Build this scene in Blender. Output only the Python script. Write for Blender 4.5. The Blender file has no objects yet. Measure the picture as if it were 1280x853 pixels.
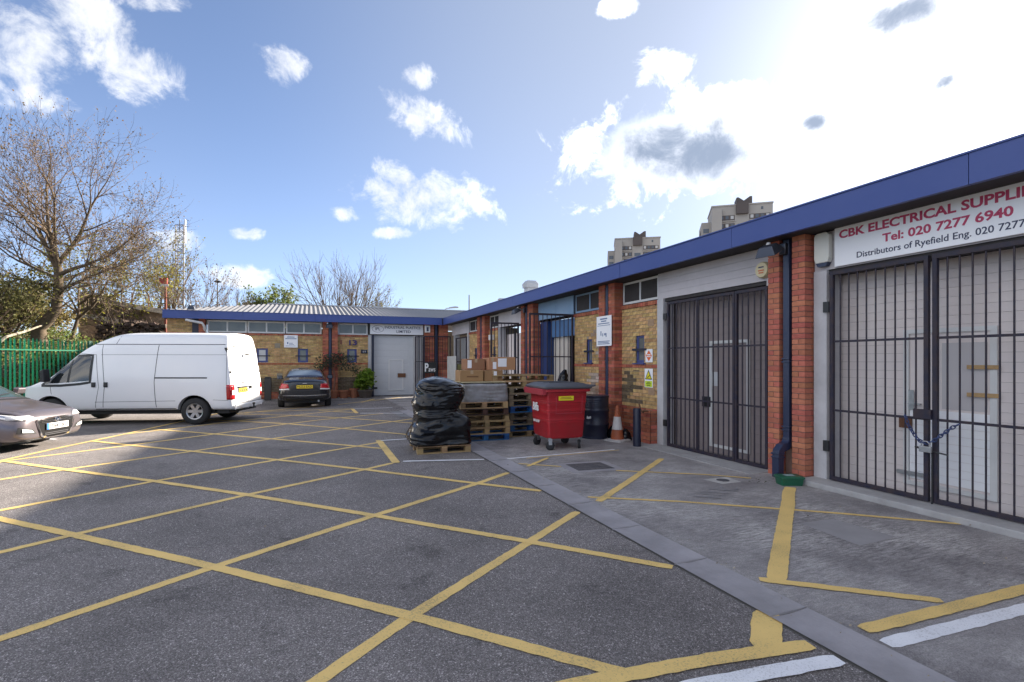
import bpy, bmesh, math, random
import numpy as np
from mathutils import Vector, Matrix, Euler
from mathutils.bvhtree import BVHTree
R = math.radians
random.seed(7); rng = np.random.default_rng(7)
scene = bpy.context.scene
COL = scene.collection

# ------------------------------------------------------------------ camera, sky, sun, exposure
EYE = 1.65; YAW = R(21.6); FPX = 640.0; HOR = 451.0
cam_d = bpy.data.cameras.new('camera'); cam = bpy.data.objects.new('camera', cam_d); COL.objects.link(cam)
cam_d.sensor_width = 36; cam_d.lens = 18.0; cam_d.shift_y = (HOR-426.5)/1280; cam_d.clip_end = 3000; cam_d.clip_start = .05
cam.location = (0, 0, EYE); cam.rotation_euler = (R(90), 0, -YAW)
scene.camera = cam
SUN_AZ = R(70); SUN_EL = R(21.2)          # azimuth from +Y towards +X
SUNV = Vector((math.sin(SUN_AZ)*math.cos(SUN_EL), math.cos(SUN_AZ)*math.cos(SUN_EL), math.sin(SUN_EL)))
sun_d = bpy.data.lights.new('sun', 'SUN'); sun = bpy.data.objects.new('sun', sun_d); COL.objects.link(sun)
sun_d.energy = 2.9; sun_d.angle = R(1.2); sun_d.color = (1, .90, .76)
sun.rotation_euler = (-SUNV).to_track_quat('-Z', 'Y').to_euler(); sun.location = (20, 8, 30)
scene.view_settings.view_transform = 'Standard'; scene.view_settings.look = 'None'
scene.view_settings.gamma = 1.0; scene.view_settings.use_curve_mapping = False
scene.view_settings.exposure = 2.75
SKY_STRENGTH = 0.05
FWD = Vector((math.sin(YAW), math.cos(YAW), 0)); RGT = Vector((math.cos(YAW), -math.sin(YAW), 0))
def px_dir(x, y): return (FWD*FPX + RGT*(x-640) + Vector((0, 0, HOR-y))).normalized()
def at(x, y, D):        # the place in the world D metres out along a photo direction
    return Vector((0, 0, EYE)) + (FWD*FPX + RGT*(x-640) + Vector((0, 0, HOR-y)))*(D/FPX)

def make_world():
    w = bpy.data.worlds.new('World'); scene.world = w; w.use_nodes = True
    nt = w.node_tree; N = nt.nodes; L = nt.links
    bg = N['Background']; bg.inputs[1].default_value = SKY_STRENGTH
    sky = N.new('ShaderNodeTexSky'); sky.sky_type = 'NISHITA'; sky.sun_disc = False
    sky.sun_elevation = SUN_EL; sky.sun_rotation = SUN_AZ; sky.air_density = 0.50; sky.dust_density = 0.35; sky.ozone_density = 2.2; sky.altitude = 300
    tc = N.new('ShaderNodeTexCoord'); D = tc.outputs['Generated']
    def m(op, a, b=None, c=None, clamp=False):
        n = N.new('ShaderNodeMath'); n.operation = op; n.use_clamp = clamp
        for i, v in enumerate((a, b, c)):
            if v is None: continue
            if isinstance(v, (int, float)): n.inputs[i].default_value = v
            else: L.new(v, n.inputs[i])
        return n.outputs[0]
    Dw = D
    clouds = [(30, 60, 120, 75, 0), (120, 25, 90, 34, 20), (165, 85, 75, 42, 35), (348, 78, 36, 24, 30), (522, 95, 26, 19, 10), (535, 152, 66, 26, 24),
              (525, 245, 95, 36, 5), (434, 266, 22, 11, 10), (307, 292, 25, 10, 0), (222, 300, 34, 15, 0), (302, 347, 52, 15, 0), (850, 188, 165, 70, -8),
              (1120, 20, 112, 44, -12), (1018, 153, 38, 22, -8), (1180, 104, 34, 16, -28), (825, 86, 40, 26, -20), (770, 8, 24, 16, 0), (190, 4, 48, 16, 0), (490, 292, 26, 8, 0), (920, 135, 60, 34, 0)]
    thick = {11, 12, 13, 14}
    rr = random.Random(3)
    cl = []
    for (x, y, rx, ry, rot) in clouds:
        c = px_dir(x, y); ca, sa = math.cos(R(rot)), math.sin(R(rot))
        a1 = px_dir(x+rx*ca, y+rx*sa)-c; a2 = px_dir(x-ry*sa, y+ry*ca)-c; cl.append((c, a1, a2))
    for i in range(12):     # large unseen clouds added round the rest of the sky for fill light
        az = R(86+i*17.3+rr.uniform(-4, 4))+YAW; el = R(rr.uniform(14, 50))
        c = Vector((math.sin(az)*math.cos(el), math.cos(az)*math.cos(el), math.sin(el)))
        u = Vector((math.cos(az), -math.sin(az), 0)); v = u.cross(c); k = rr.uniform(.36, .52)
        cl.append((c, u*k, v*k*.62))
    best = None; bestT = None
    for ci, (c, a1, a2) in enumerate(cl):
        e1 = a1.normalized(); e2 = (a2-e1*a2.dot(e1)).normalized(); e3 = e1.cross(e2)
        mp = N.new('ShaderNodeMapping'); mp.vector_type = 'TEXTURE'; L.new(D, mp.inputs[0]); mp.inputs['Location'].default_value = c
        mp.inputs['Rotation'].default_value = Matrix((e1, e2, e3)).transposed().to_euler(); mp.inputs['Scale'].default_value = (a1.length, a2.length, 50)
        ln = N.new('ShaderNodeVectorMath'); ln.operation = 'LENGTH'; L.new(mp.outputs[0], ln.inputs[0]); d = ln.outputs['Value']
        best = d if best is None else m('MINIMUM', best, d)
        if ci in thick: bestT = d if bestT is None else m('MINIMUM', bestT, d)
    nz = N.new('ShaderNodeTexNoise'); nz.inputs['Scale'].default_value = 13; nz.inputs['Detail'].default_value = 8; nz.inputs['Roughness'].default_value = .66; nz.inputs['Distortion'].default_value = .35; L.new(D, nz.inputs['Vector'])
    nlo = N.new('ShaderNodeTexNoise'); nlo.inputs['Scale'].default_value = 7; nlo.inputs['Detail'].default_value = 3; L.new(D, nlo.inputs['Vector'])
    b2 = m('MULTIPLY', best, best)
    t = m('ADD', m('SUBTRACT', .85, m('MULTIPLY', b2, .85)), m('MULTIPLY', m('SUBTRACT', nz.outputs[0], .5), 5.0))
    bt2 = m('MULTIPLY', bestT, bestT)
    nmix = m('SUBTRACT', m('MULTIPLY_ADD', nz.outputs[0], .5, m('MULTIPLY', nlo.outputs[0], .5)), .5)
    tc_ = m('ADD', m('SUBTRACT', .80, m('MULTIPLY', b2, 1.1)), m('MULTIPLY', nmix, 4.2))
    td_ = m('ADD', m('SUBTRACT', .95, m('MULTIPLY', bt2, 1.5)), m('MULTIPLY', nmix, 2.4))
    def sstep(v, a, b):
        n = N.new('ShaderNodeMapRange'); n.interpolation_type = 'SMOOTHSTEP'; L.new(v, n.inputs[0]); n.inputs[1].default_value = a; n.inputs[2].default_value = b; return n.outputs[0]
    alpha = sstep(t, -.05, 1.3); core = sstep(tc_, .15, .85); dark = sstep(td_, .1, .95); alpha = m('MAXIMUM', alpha, dark)
    n2 = N.new('ShaderNodeVectorMath'); n2.operation = 'DOT_PRODUCT'; L.new(D, n2.inputs[0]); n2.inputs[1].default_value = SUNV
    mu = n2.outputs['Value']
    near = sstep(mu, .55, .85)            # how close to the sun: clouds there are seen against the light
    # thin high veil that scatters sunlight forward
    veil = m('POWER', m('MAXIMUM', mu, 0), 22.0)
    def mix(f, a, b):
        n = N.new('ShaderNodeMix'); n.data_type = 'RGBA'
        if isinstance(f, (int, float)): n.inputs[0].default_value = f
        else: L.new(f, n.inputs[0])
        for i, v in ((6, a), (7, b)):
            if isinstance(v, tuple): n.inputs[i].default_value = v+(1,)
            else: L.new(v, n.inputs[i])
        return n.outputs[2]
    S = 1/SKY_STRENGTH
    def cc(r, g, b): return (r*S, g*S, b*S)
    hz = m('POWER', m('SUBTRACT', 1, m('MAXIMUM', N_z(N, L, D), 0)), 5.0)
    base = mix(m('MULTIPLY', hz, .70), sky.outputs[0], cc(.098, .106, .118))
    va = N.new('ShaderNodeMix'); va.data_type = 'RGBA'; va.blend_type = 'ADD'; va.inputs[0].default_value = 1; va.clamp_result = False; L.new(base, va.inputs[6])
    vs_ = N.new('ShaderNodeVectorMath'); vs_.operation = 'SCALE'; vs_.inputs[0].default_value = cc(.40, .39, .375); L.new(veil, vs_.inputs['Scale']); L.new(vs_.outputs[0], va.inputs[7]); base = va.outputs[2]
    front = sstep(mu, .15, -.55)           # clouds opposite the sun, mostly out of view, brightened to add fill
    base = mix(m('MULTIPLY', sstep(mu, .30, .95), .55), base, cc(.105, .110, .115)); base = mix(.10, base, cc(.09, .095, .10))
    lit = mix(near, mix(front, cc(0.202, 0.202, 0.205), cc(0.568, 0.546, 0.516)), cc(0.473, 0.464, 0.447))
    shade = mix(near, mix(front, cc(.160, .164, .172), cc(.43, .417, .40)), cc(.30, .30, .30))
    ccol = mix(core, lit, shade); ccol = mix(dark, ccol, cc(.055, .068, .092))
    outc = mix(m('MULTIPLY', alpha, .93), base, ccol)
    L.new(outc, bg.inputs[0])
def N_z(N, L, D):
    s = N.new('ShaderNodeSeparateXYZ'); L.new(D, s.inputs[0]); return s.outputs[2]
make_world()

# ------------------------------------------------------------------ materials
MATS = {}
def mat(name, col, rough=.6, metal=0.0, var=.0, vscale=3.0, bump=0.0, bscale=60.0, spec=.5, rnd=None, col2=None, coat=0.0, stretch=None, detail=6, trans=0.0, alpha=1.0, leaf=0.0, rv=(.62, 1.28)):
    """principled surface; var mixes towards col2 by noise, rnd='object'/'island' gives each piece its own tint"""
    if name in MATS: return MATS[name]
    M = bpy.data.materials.new(name); M.use_nodes = True; nt = M.node_tree; N = nt.nodes; L = nt.links
    P = N['Principled BSDF']; P.inputs['Roughness'].default_value = rough; P.inputs['Metallic'].default_value = metal
    P.inputs['Specular IOR Level'].default_value = spec; P.inputs['Coat Weight'].default_value = coat
    P.inputs['Transmission Weight'].default_value = trans; P.inputs['Alpha'].default_value = alpha
    tc = N.new('ShaderNodeTexCoord'); vec = tc.outputs['Object']
    if stretch:
        mp = N.new('ShaderNodeMapping'); mp.inputs['Scale'].default_value = stretch; L.new(vec, mp.inputs[0]); vec = mp.outputs[0]
    rgb = N.new('ShaderNodeRGB'); rgb.outputs[0].default_value = (*col, 1); c = rgb.outputs[0]
    if var or col2:
        nz = N.new('ShaderNodeTexNoise'); nz.inputs['Scale'].default_value = vscale; nz.inputs['Detail'].default_value = detail; nz.inputs['Roughness'].default_value = .65; L.new(vec, nz.inputs['Vector'])
        mr = N.new('ShaderNodeMapRange'); mr.inputs[1].default_value = .35; mr.inputs[2].default_value = .68; mr.inputs[4].default_value = var; L.new(nz.outputs[0], mr.inputs[0])
        mx = N.new('ShaderNodeMix'); mx.data_type = 'RGBA'; L.new(mr.outputs[0], mx.inputs[0]); L.new(c, mx.inputs[6])
        mx.inputs[7].default_value = (*(col2 or tuple(v*.5 for v in col)), 1); c = mx.outputs[2]
    if rnd:
        g = N.new('ShaderNodeObjectInfo' if rnd == 'object' else 'ShaderNodeNewGeometry'); o = g.outputs['Random' if rnd == 'object' else 'Random Per Island']
        hs = N.new('ShaderNodeHueSaturation'); L.new(c, hs.inputs['Color'])
        a = N.new('ShaderNodeMapRange'); a.inputs[3].default_value = rv[0]; a.inputs[4].default_value = rv[1]; L.new(o, a.inputs[0]); L.new(a.outputs[0], hs.inputs['Value'])
        wn = N.new('ShaderNodeTexWhiteNoise'); wn.noise_dimensions = '1D'; L.new(o, wn.inputs['W'])
        b = N.new('ShaderNodeMapRange'); b.inputs[3].default_value = .485; b.inputs[4].default_value = .512; L.new(wn.outputs[0], b.inputs[0]); L.new(b.outputs[0], hs.inputs['Hue'])
        c = hs.outputs[0]
    L.new(c, P.inputs['Base Color'])
    if bump:
        bn = N.new('ShaderNodeTexNoise'); bn.inputs['Scale'].default_value = bscale; bn.inputs['Detail'].default_value = 4; L.new(vec, bn.inputs['Vector'])
        bp = N.new('ShaderNodeBump'); bp.inputs['Strength'].default_value = bump; bp.inputs['Distance'].default_value = .01; L.new(bn.outputs[0], bp.inputs['Height']); L.new(bp.outputs[0], P.inputs['Normal'])
    if leaf:
        tl = N.new('ShaderNodeBsdfTranslucent'); L.new(c, tl.inputs[0]); ms = N.new('ShaderNodeMixShader'); ms.inputs[0].default_value = leaf
        L.new(P.outputs[0], ms.inputs[1]); L.new(tl.outputs[0], ms.inputs[2]); L.new(ms.outputs[0], N['Material Output'].inputs[0])
    MATS[name] = M; return M

def asphalt_mat():
    M = bpy.data.materials.new('asphalt'); M.use_nodes = True; nt = M.node_tree; N = nt.nodes; L = nt.links
    P = N['Principled BSDF']; P.inputs['Roughness'].default_value = .85; P.inputs['Specular IOR Level'].default_value = .3
    tc = N.new('ShaderNodeTexCoord'); v = tc.outputs['Object']
    def noise(s, d=4, r=.6):
        n = N.new('ShaderNodeTexNoise'); n.inputs['Scale'].default_value = s; n.inputs['Detail'].default_value = d; n.inputs['Roughness'].default_value = r; L.new(v, n.inputs['Vector']); return n.outputs[0]
    def ramp(f, pts):
        r = N.new('ShaderNodeValToRGB'); e = r.color_ramp.elements
        while len(e) < len(pts): e.new(.5)
        for i, (p, c) in enumerate(pts): e[i].position = p; e[i].color = (*c, 1) if isinstance(c, tuple) else (c, c, c, 1)
        L.new(f, r.inputs[0]); return r.outputs[0]
    def mix(f, a, b, mode='MIX'):
        n = N.new('ShaderNodeMix'); n.data_type = 'RGBA'; n.blend_type = mode
        for i, x in ((0, f), (6, a), (7, b)):
            if isinstance(x, (int, float)): n.inputs[i].default_value = x
            elif isinstance(x, tuple): n.inputs[i].default_value = (*x, 1)
            else: L.new(x, n.inputs[i])
        return n.outputs[2]
    vo = N.new('ShaderNodeTexVoronoi'); vo.inputs['Scale'].default_value = 210; L.new(v, vo.inputs['Vector'])
    sp = N.new('ShaderNodeSeparateColor'); L.new(vo.outputs['Color'], sp.inputs[0])
    chip = ramp(sp.outputs[0], [(0, (.110, .098, .094)), (.55, (.192, .173, .166)), (.86, (.255, .23, .222)), (.95, (.38, .35, .34)), (1, (.48, .45, .435))])
    vo2 = N.new('ShaderNodeTexVoronoi'); vo2.inputs['Scale'].default_value = 105; L.new(v, vo2.inputs['Vector'])
    sp2 = N.new('ShaderNodeSeparateColor'); L.new(vo2.outputs['Color'], sp2.inputs[0])
    chip2 = ramp(sp2.outputs[1], [(0, .75), (.6, 1.0), (.9, 1.15), (.965, 1.7), (1, 2.0)])
    c = mix(1.0, chip, chip2, 'MULTIPLY')
    big = ramp(noise(.55, 5), [(.30, .68), (.5, 1.0), (.7, 1.26)])
    c = mix(1.0, c, big, 'MULTIPLY')
    st = ramp(noise(1.7, 8, .7), [(.31, .42), (.43, 1.0)])
    c = mix(.75, c, mix(1.0, c, st, 'MULTIPLY'))
    L.new(c, P.inputs['Base Color'])
    b = N.new('ShaderNodeBump'); b.inputs['Strength'].default_value = .55; b.inputs['Distance'].default_value = .004; L.new(vo.outputs['Distance'], b.inputs['Height']); L.new(b.outputs[0], P.inputs['Normal'])
    return M
def brushed_concrete():
    M = bpy.data.materials.new('brushed_concrete'); M.use_nodes = True; nt = M.node_tree; N = nt.nodes; L = nt.links
    P = N['Principled BSDF']; P.inputs['Roughness'].default_value = .9; P.inputs['Specular IOR Level'].default_value = .25
    tc = N.new('ShaderNodeTexCoord'); v = tc.outputs['Object']
    mp = N.new('ShaderNodeMapping'); mp.inputs['Rotation'].default_value = (0, 0, R(-35)); mp.inputs['Scale'].default_value = (7, 45, 1); L.new(v, mp.inputs[0])
    n1 = N.new('ShaderNodeTexNoise'); n1.inputs['Scale'].default_value = 1; n1.inputs['Detail'].default_value = 5; n1.inputs['Roughness'].default_value = .7; n1.inputs['Distortion'].default_value = .8; L.new(mp.outputs[0], n1.inputs['Vector'])
    n2 = N.new('ShaderNodeTexNoise'); n2.inputs['Scale'].default_value = .9; n2.inputs['Detail'].default_value = 7; n2.inputs['Roughness'].default_value = .7; L.new(v, n2.inputs['Vector'])
    n3 = N.new('ShaderNodeTexNoise'); n3.inputs['Scale'].default_value = 140; n3.inputs['Detail'].default_value = 2; L.new(v, n3.inputs['Vector'])
    r1 = N.new('ShaderNodeValToRGB'); e = r1.color_ramp.elements; e[0].position = .36; e[0].color = (.21, .20, .20, 1); e[1].position = .66; e[1].color = (.56, .54, .535, 1); L.new(n1.outputs[0], r1.inputs[0])
    r2 = N.new('ShaderNodeValToRGB'); e = r2.color_ramp.elements; e[0].position = .36; e[0].color = (.55, .53, .53, 1); e[1].position = .66; e[1].color = (1.12, 1.1, 1.06, 1); L.new(n2.outputs[0], r2.inputs[0])
    r3 = N.new('ShaderNodeValToRGB'); e = r3.color_ramp.elements; e[0].position = .3; e[0].color = (.7, .7, .7, 1); e[1].position = .7; e[1].color = (1.25, 1.25, 1.25, 1); L.new(n3.outputs[0], r3.inputs[0])
    flat = N.new('ShaderNodeMix'); flat.data_type = 'RGBA'; flat.inputs[6].default_value = (.37, .355, .355, 1); L.new(r1.outputs[0], flat.inputs[7])
    n4 = N.new('ShaderNodeTexNoise'); n4.inputs['Scale'].default_value = .45; n4.inputs['Detail'].default_value = 3; L.new(v, n4.inputs['Vector'])
    mr = N.new('ShaderNodeMapRange'); mr.inputs[1].default_value = .40; mr.inputs[2].default_value = .60; mr.inputs[3].default_value = .15; L.new(n4.outputs[0], mr.inputs[0]); L.new(mr.outputs[0], flat.inputs[0])
    c = flat.outputs[2]
    for rr_ in (r2, r3):
        k = N.new('ShaderNodeMix'); k.data_type = 'RGBA'; k.blend_type = 'MULTIPLY'; k.inputs[0].default_value = 1; L.new(c, k.inputs[6]); L.new(rr_.outputs[0], k.inputs[7]); c = k.outputs[2]
    L.new(c, P.inputs['Base Color'])
    b = N.new('ShaderNodeBump'); b.inputs['Strength'].default_value = .5; b.inputs['Distance'].default_value = .008; L.new(n1.outputs[0], b.inputs['Height']); L.new(b.outputs[0], P.inputs['Normal'])
    return M
def paint_mat(name, col, under):
    M = bpy.data.materials.new(name); M.use_nodes = True; nt = M.node_tree; N = nt.nodes; L = nt.links
    P = N['Principled BSDF']; P.inputs['Roughness'].default_value = .7; P.inputs['Specular IOR Level'].default_value = .3
    tc = N.new('ShaderNodeTexCoord'); v = tc.outputs['Object']
    n = N.new('ShaderNodeTexNoise'); n.inputs['Scale'].default_value = 85; n.inputs['Detail'].default_value = 6; n.inputs['Roughness'].default_value = .75; L.new(v, n.inputs['Vector'])
    n2 = N.new('ShaderNodeTexNoise'); n2.inputs['Scale'].default_value = 2.2; n2.inputs['Detail'].default_value = 4; L.new(v, n2.inputs['Vector'])
    a = N.new('ShaderNodeMath'); a.operation = 'MULTIPLY_ADD'; L.new(n2.outputs[0], a.inputs[0]); a.inputs[1].default_value = .35; L.new(n.outputs[0], a.inputs[2])
    mr = N.new('ShaderNodeMapRange'); mr.inputs[1].default_value = .50; mr.inputs[2].default_value = .64; L.new(a.outputs[0], mr.inputs[0])
    d = N.new('ShaderNodeMix'); d.data_type = 'RGBA'; L.new(n2.outputs[0], d.inputs[0]); d.inputs[6].default_value = (*tuple(x*.78 for x in col), 1); d.inputs[7].default_value = (*tuple(min(1, x*1.15) for x in col), 1)
    k = N.new('ShaderNodeMix'); k.data_type = 'RGBA'; L.new(mr.outputs[0], k.inputs[0]); k.inputs[6].default_value = (*under, 1); L.new(d.outputs[2], k.inputs[7]); L.new(k.outputs[2], P.inputs['Base Color'])
    b = N.new('ShaderNodeBump'); b.inputs['Strength'].default_value = .4; b.inputs['Distance'].default_value = .003; L.new(n.outputs[0], b.inputs['Height']); L.new(b.outputs[0], P.inputs['Normal'])
    return M
ASPH = asphalt_mat(); CONC = brushed_concrete()
YEL = paint_mat('yellow_road_paint', (.80, .56, .20), (.34, .26, .14)); WHI = paint_mat('white_road_paint', (.82, .82, .84), (.45, .44, .44))
GUT = mat('gutter_concrete', (.36, .34, .355), .85, var=.8, vscale=2.5, bump=.25, bscale=80, col2=(.24, .23, .235))
THR = mat('threshold_concrete', (.40, .39, .385), .9, var=.8, vscale=3, bump=.2, col2=(.26, .25, .245))
MORT = mat('mortar', (.30, .26, .20), .95, var=.6, vscale=4, bump=.3, col2=(.17, .15, .12))
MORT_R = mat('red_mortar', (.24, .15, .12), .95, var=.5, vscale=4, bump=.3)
YB = (.58, .385, .175); RB = (.42, .135, .08)
BR_Y = mat('stock_brick', YB, .9, rv=(.74, 1.2), var=.8, vscale=9, bump=.35, bscale=45, rnd='island', col2=(.25, .155, .07), spec=.2)
BR_YO = mat('stock_brick_single', YB, .9, rv=(.74, 1.2), var=.8, vscale=9, bump=.35, bscale=45, rnd='object', col2=(.27, .165, .075), spec=.2)
BR_D = mat('sooty_brick', (.19, .14, .085), .9, var=.9, vscale=9, bump=.35, bscale=45, rnd='island', col2=(.07, .058, .045), spec=.2)
BR_R = mat('red_brick', RB, .85, var=.6, vscale=12, bump=.3, bscale=45, rnd='island', col2=(.22, .075, .045), spec=.25)
BR_RO = mat('red_brick_single', (.48, .165, .105), .85, rv=(.82, 1.12), var=.45, vscale=12, bump=.3, bscale=45, rnd='object', col2=(.25, .08, .048), spec=.25)
BR_W = mat('limewashed_brick', (.48, .42, .36), .95, var=.9, vscale=2.5, bump=.35, rnd='island', col2=(.33, .19, .12), spec=.2)
BLUE = mat('blue_fascia', (.042, .072, .245), .45, var=.6, vscale=.9, col2=(.06, .09, .26), spec=.4, bump=.02, bscale=3)
NAVY = mat('navy_paint', (.007, .010, .030), .45, var=.4, vscale=6, col2=(.022, .022, .04))
NAVY2 = mat('navy_pipe', (.020, .028, .065), .35, var=.4, vscale=3, col2=(.035, .045, .08))
BARS = mat('gate_paint', (.010, .011, .030), .6, var=.8, vscale=11, col2=(.045, .026, .024))
WINBL = mat('blue_window_paint', (.045, .06, .20), .5, var=.4, vscale=5)
WHP = mat('white_paint', (.62, .62, .62), .5, var=.4, vscale=3, col2=(.48, .48, .47))
SIGNW = mat('sign_white', (.82, .82, .84), .4, var=.25, vscale=1.5, col2=(.75, .75, .78))
SHUT = mat('shutter_grey', (.70, .63, .61), .55, var=.8, vscale=1.4, col2=(.56, .50, .49), bump=.05, bscale=20)
SHUT2 = mat('shutter_brown', (.27, .225, .225), .6, var=.7, vscale=1.6, col2=(.18, .15, .152), bump=.05, bscale=20)
SHUT3 = mat('shutter_pale', (.52, .53, .55), .5, var=.6, vscale=1.0, col2=(.42, .43, .45))
PANEL = mat('grey_cladding', (.52, .49, .51), .6, var=.8, vscale=1.5, col2=(.40, .38, .395))
PANELB = mat('blue_cladding', (.16, .27, .42), .5, var=.7, vscale=1.5, col2=(.24, .34, .46))
FRAMEG = mat('galvanised_post', (.48, .475, .49), .6, var=.8, vscale=2.5, col2=(.35, .34, .35))
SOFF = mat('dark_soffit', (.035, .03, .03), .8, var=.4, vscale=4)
GLASS = mat('window_glass', (.10, .115, .12), .07, var=.7, vscale=2.2, col2=(.17, .18, .17), spec=.6)
GLASSD = mat('dark_glass', (.018, .022, .024), .04, spec=.7)
METAL = mat('galv_metal', (.45, .45, .46), .4, metal=.8, var=.5, vscale=20)
RUST = mat('rusty_metal', (.16, .07, .035), .85, var=.7, vscale=25, col2=(.07, .035, .02))
BLK = mat('black_plastic', (.016, .016, .018), .45, var=.3, vscale=10, col2=(.03, .03, .032))
RUB = mat('rubber', (.018, .018, .019), .8, var=.4, vscale=30, col2=(.035, .034, .033), bump=.2, bscale=80)
REDTXT = mat('red_lettering', (.45, .035, .10), .5); NAVYTXT = mat('navy_lettering', (.03, .035, .08), .5); BLKTXT = mat('black_lettering', (.015, .015, .02), .5)
WHTXT = mat('white_lettering', (.75, .75, .75), .5)
WOOD = mat('pallet_wood', (.40, .27, .13), .8, var=.8, vscale=14, col2=(.24, .15, .07), stretch=(1, 6, 6), rnd='object', bump=.2, bscale=50)
WOODD = mat('dark_pallet_wood', (.075, .035, .022), .8, var=.7, vscale=14, col2=(.04, .022, .016), stretch=(1, 6, 6), rnd='object')
WOODG = mat('grey_pallet_wood', (.21, .16, .10), .85, var=.8, vscale=14, col2=(.12, .09, .06), stretch=(1, 6, 6), rnd='object')
WOODB = mat('blue_pallet_paint', (.008, .085, .26), .6, var=.6, vscale=10, col2=(.02, .06, .14), rnd='object')
CARD = mat('cardboard', (.36, .20, .095), .85, var=.4, vscale=5, col2=(.29, .16, .075), rnd='object')
GREENP = mat('green_fence_paint', (.014, .23, .125), .4, var=.4, vscale=5, col2=(.02, .16, .095), rnd='object')
BARK = mat('bark', (.13, .095, .062), .95, var=.8, vscale=10, col2=(.06, .045, .03), bump=.6, bscale=25)
TWIG = mat('twig', (.15, .105, .075), .95, var=.6, vscale=4, col2=(.09, .065, .05))
BUD = mat('young_leaf', (.17, .10, .05), .7, rnd='island', var=.6, vscale=2, col2=(.12, .12, .03), leaf=.45)
LEAFG = mat('green_leaf', (.12, .18, .04), .6, rnd='island', var=.7, vscale=1.2, col2=(.17, .17, .05), leaf=.45)
LEAFO = mat('olive_leaf', (.17, .155, .055), .7, rnd='island', var=.7, vscale=1.0, col2=(.10, .11, .035), leaf=.45)
LEAFB = mat('bright_leaf', (.20, .30, .03), .5, rnd='island', var=.6, vscale=4, col2=(.10, .20, .02), leaf=.45)
LEAFD = mat('grey_green_leaf', (.065, .09, .055), .6, rnd='island', var=.5, vscale=4, leaf=.45)
TERRA = mat('terracotta', (.30, .115, .06), .85, var=.6, vscale=10, col2=(.2, .08, .045), bump=.1)
SOIL = mat('soil', (.07, .05, .03), .95, var=.8, vscale=3, col2=(.05, .06, .025), bump=.6, bscale=8)

# ------------------------------------------------------------------ mesh helpers
class MB:
    def __init__(s): s.v = []; s.f = []; s.m = []
    def add(s, vs, fs, mi=0):
        o = len(s.v); s.v += [tuple(p) for p in vs]; s.f += [tuple(i+o for i in f) for f in fs]; s.m += [mi]*len(fs); return s
    def box(s, x0, x1, y0, y1, z0, z1, mi=0):
        if x0 > x1: x0, x1 = x1, x0
        if y0 > y1: y0, y1 = y1, y0
        if z0 > z1: z0, z1 = z1, z0
        return s.add([(x0, y0, z0), (x1, y0, z0), (x1, y1, z0), (x0, y1, z0), (x0, y0, z1), (x1, y0, z1), (x1, y1, z1), (x0, y1, z1)],
              [(0, 3, 2, 1), (4, 5, 6, 7), (0, 1, 5, 4), (1, 2, 6, 5), (2, 3, 7, 6), (3, 0, 4, 7)], mi)
    def quad(s, a, b, c, d, mi=0): return s.add([a, b, c, d], [(0, 1, 2, 3)], mi)
    def tube(s, pts, rad, n=8, cap=True, mi=0):
        pts = [Vector(p) for p in pts]; rad = rad if isinstance(rad, (list, tuple)) else [rad]*len(pts)
        o = len(s.v); up = None
        for i, p in enumerate(pts):
            t = (pts[min(i+1, len(pts)-1)]-pts[max(i-1, 0)]).normalized()
            if up is None: up = Vector((0, 0, 1)) if abs(t.z) < .9 else Vector((1, 0, 0))
            a = t.cross(up).normalized(); b = a.cross(t).normalized(); up = b
            for k in range(n):
                q = p + (a*math.cos(2*math.pi*k/n)+b*math.sin(2*math.pi*k/n))*rad[i]; s.v.append(tuple(q))
        for i in range(len(pts)-1):
            for k in range(n):
                s.f.append((o+i*n+k, o+i*n+(k+1) % n, o+(i+1)*n+(k+1) % n, o+(i+1)*n+k)); s.m.append(mi)
        if cap:
            s.f.append(tuple(o+k for k in range(n))[::-1]); s.f.append(tuple(o+(len(pts)-1)*n+k for k in range(n))); s.m += [mi, mi]
        return s
    def lathe(s, prof, n=24, M=None, mi=0, cap=True):
        o = len(s.v); M = M or Matrix()
        for r, z in prof:
            for k in range(n): s.v.append(tuple(M @ Vector((r*math.cos(2*math.pi*k/n), r*math.sin(2*math.pi*k/n), z))))
        for i in range(len(prof)-1):
            for k in range(n): s.f.append((o+i*n+k, o+i*n+(k+1) % n, o+(i+1)*n+(k+1) % n, o+(i+1)*n+k)); s.m.append(mi)
        if cap: s.f.append(tuple(o+k for k in range(n))[::-1]); s.f.append(tuple(o+(len(prof)-1)*n+k for k in range(n))); s.m += [mi, mi]
        return s
    def prism(s, poly, d, M=None, mi=0):        # polygon in local xy pushed along local z by d
        M = M or Matrix(); n = len(poly)
        vs = [M @ Vector((x, y, 0)) for x, y in poly]+[M @ Vector((x, y, d)) for x, y in poly]
        return s.add(vs, [tuple(range(n))[::-1], tuple(range(n, 2*n))]+[(i, (i+1) % n, n+(i+1) % n, n+i) for i in range(n)], mi)
    def mesh(s, name, mats, smooth=None):
        me = bpy.data.meshes.new(name); me.from_pydata(s.v, [], s.f)
        for m in (mats if isinstance(mats, (list, tuple)) else [mats]): me.materials.append(m)
        if any(s.m): me.polygons.foreach_set('material_index', s.m)
        if smooth is not None:
            me.polygons.foreach_set('use_smooth', [True]*len(me.polygons)); me.set_sharp_from_angle(angle=R(smooth))
        me.update(); return me
def link(name, me, parent=None, loc=None, rz=0, bevel=0, **p):
    o = bpy.data.objects.new(name, me); COL.objects.link(o)
    if parent: o.parent = parent
    if loc is not None: o.location = loc
    if rz: o.rotation_euler = (0, 0, rz)
    if bevel:
        b = o.modifiers.new('bevel', 'BEVEL'); b.width = bevel; b.segments = 2; b.limit_method = 'ANGLE'; b.angle_limit = R(40)
    for k, v in p.items(): o[k] = v
    return o
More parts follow.
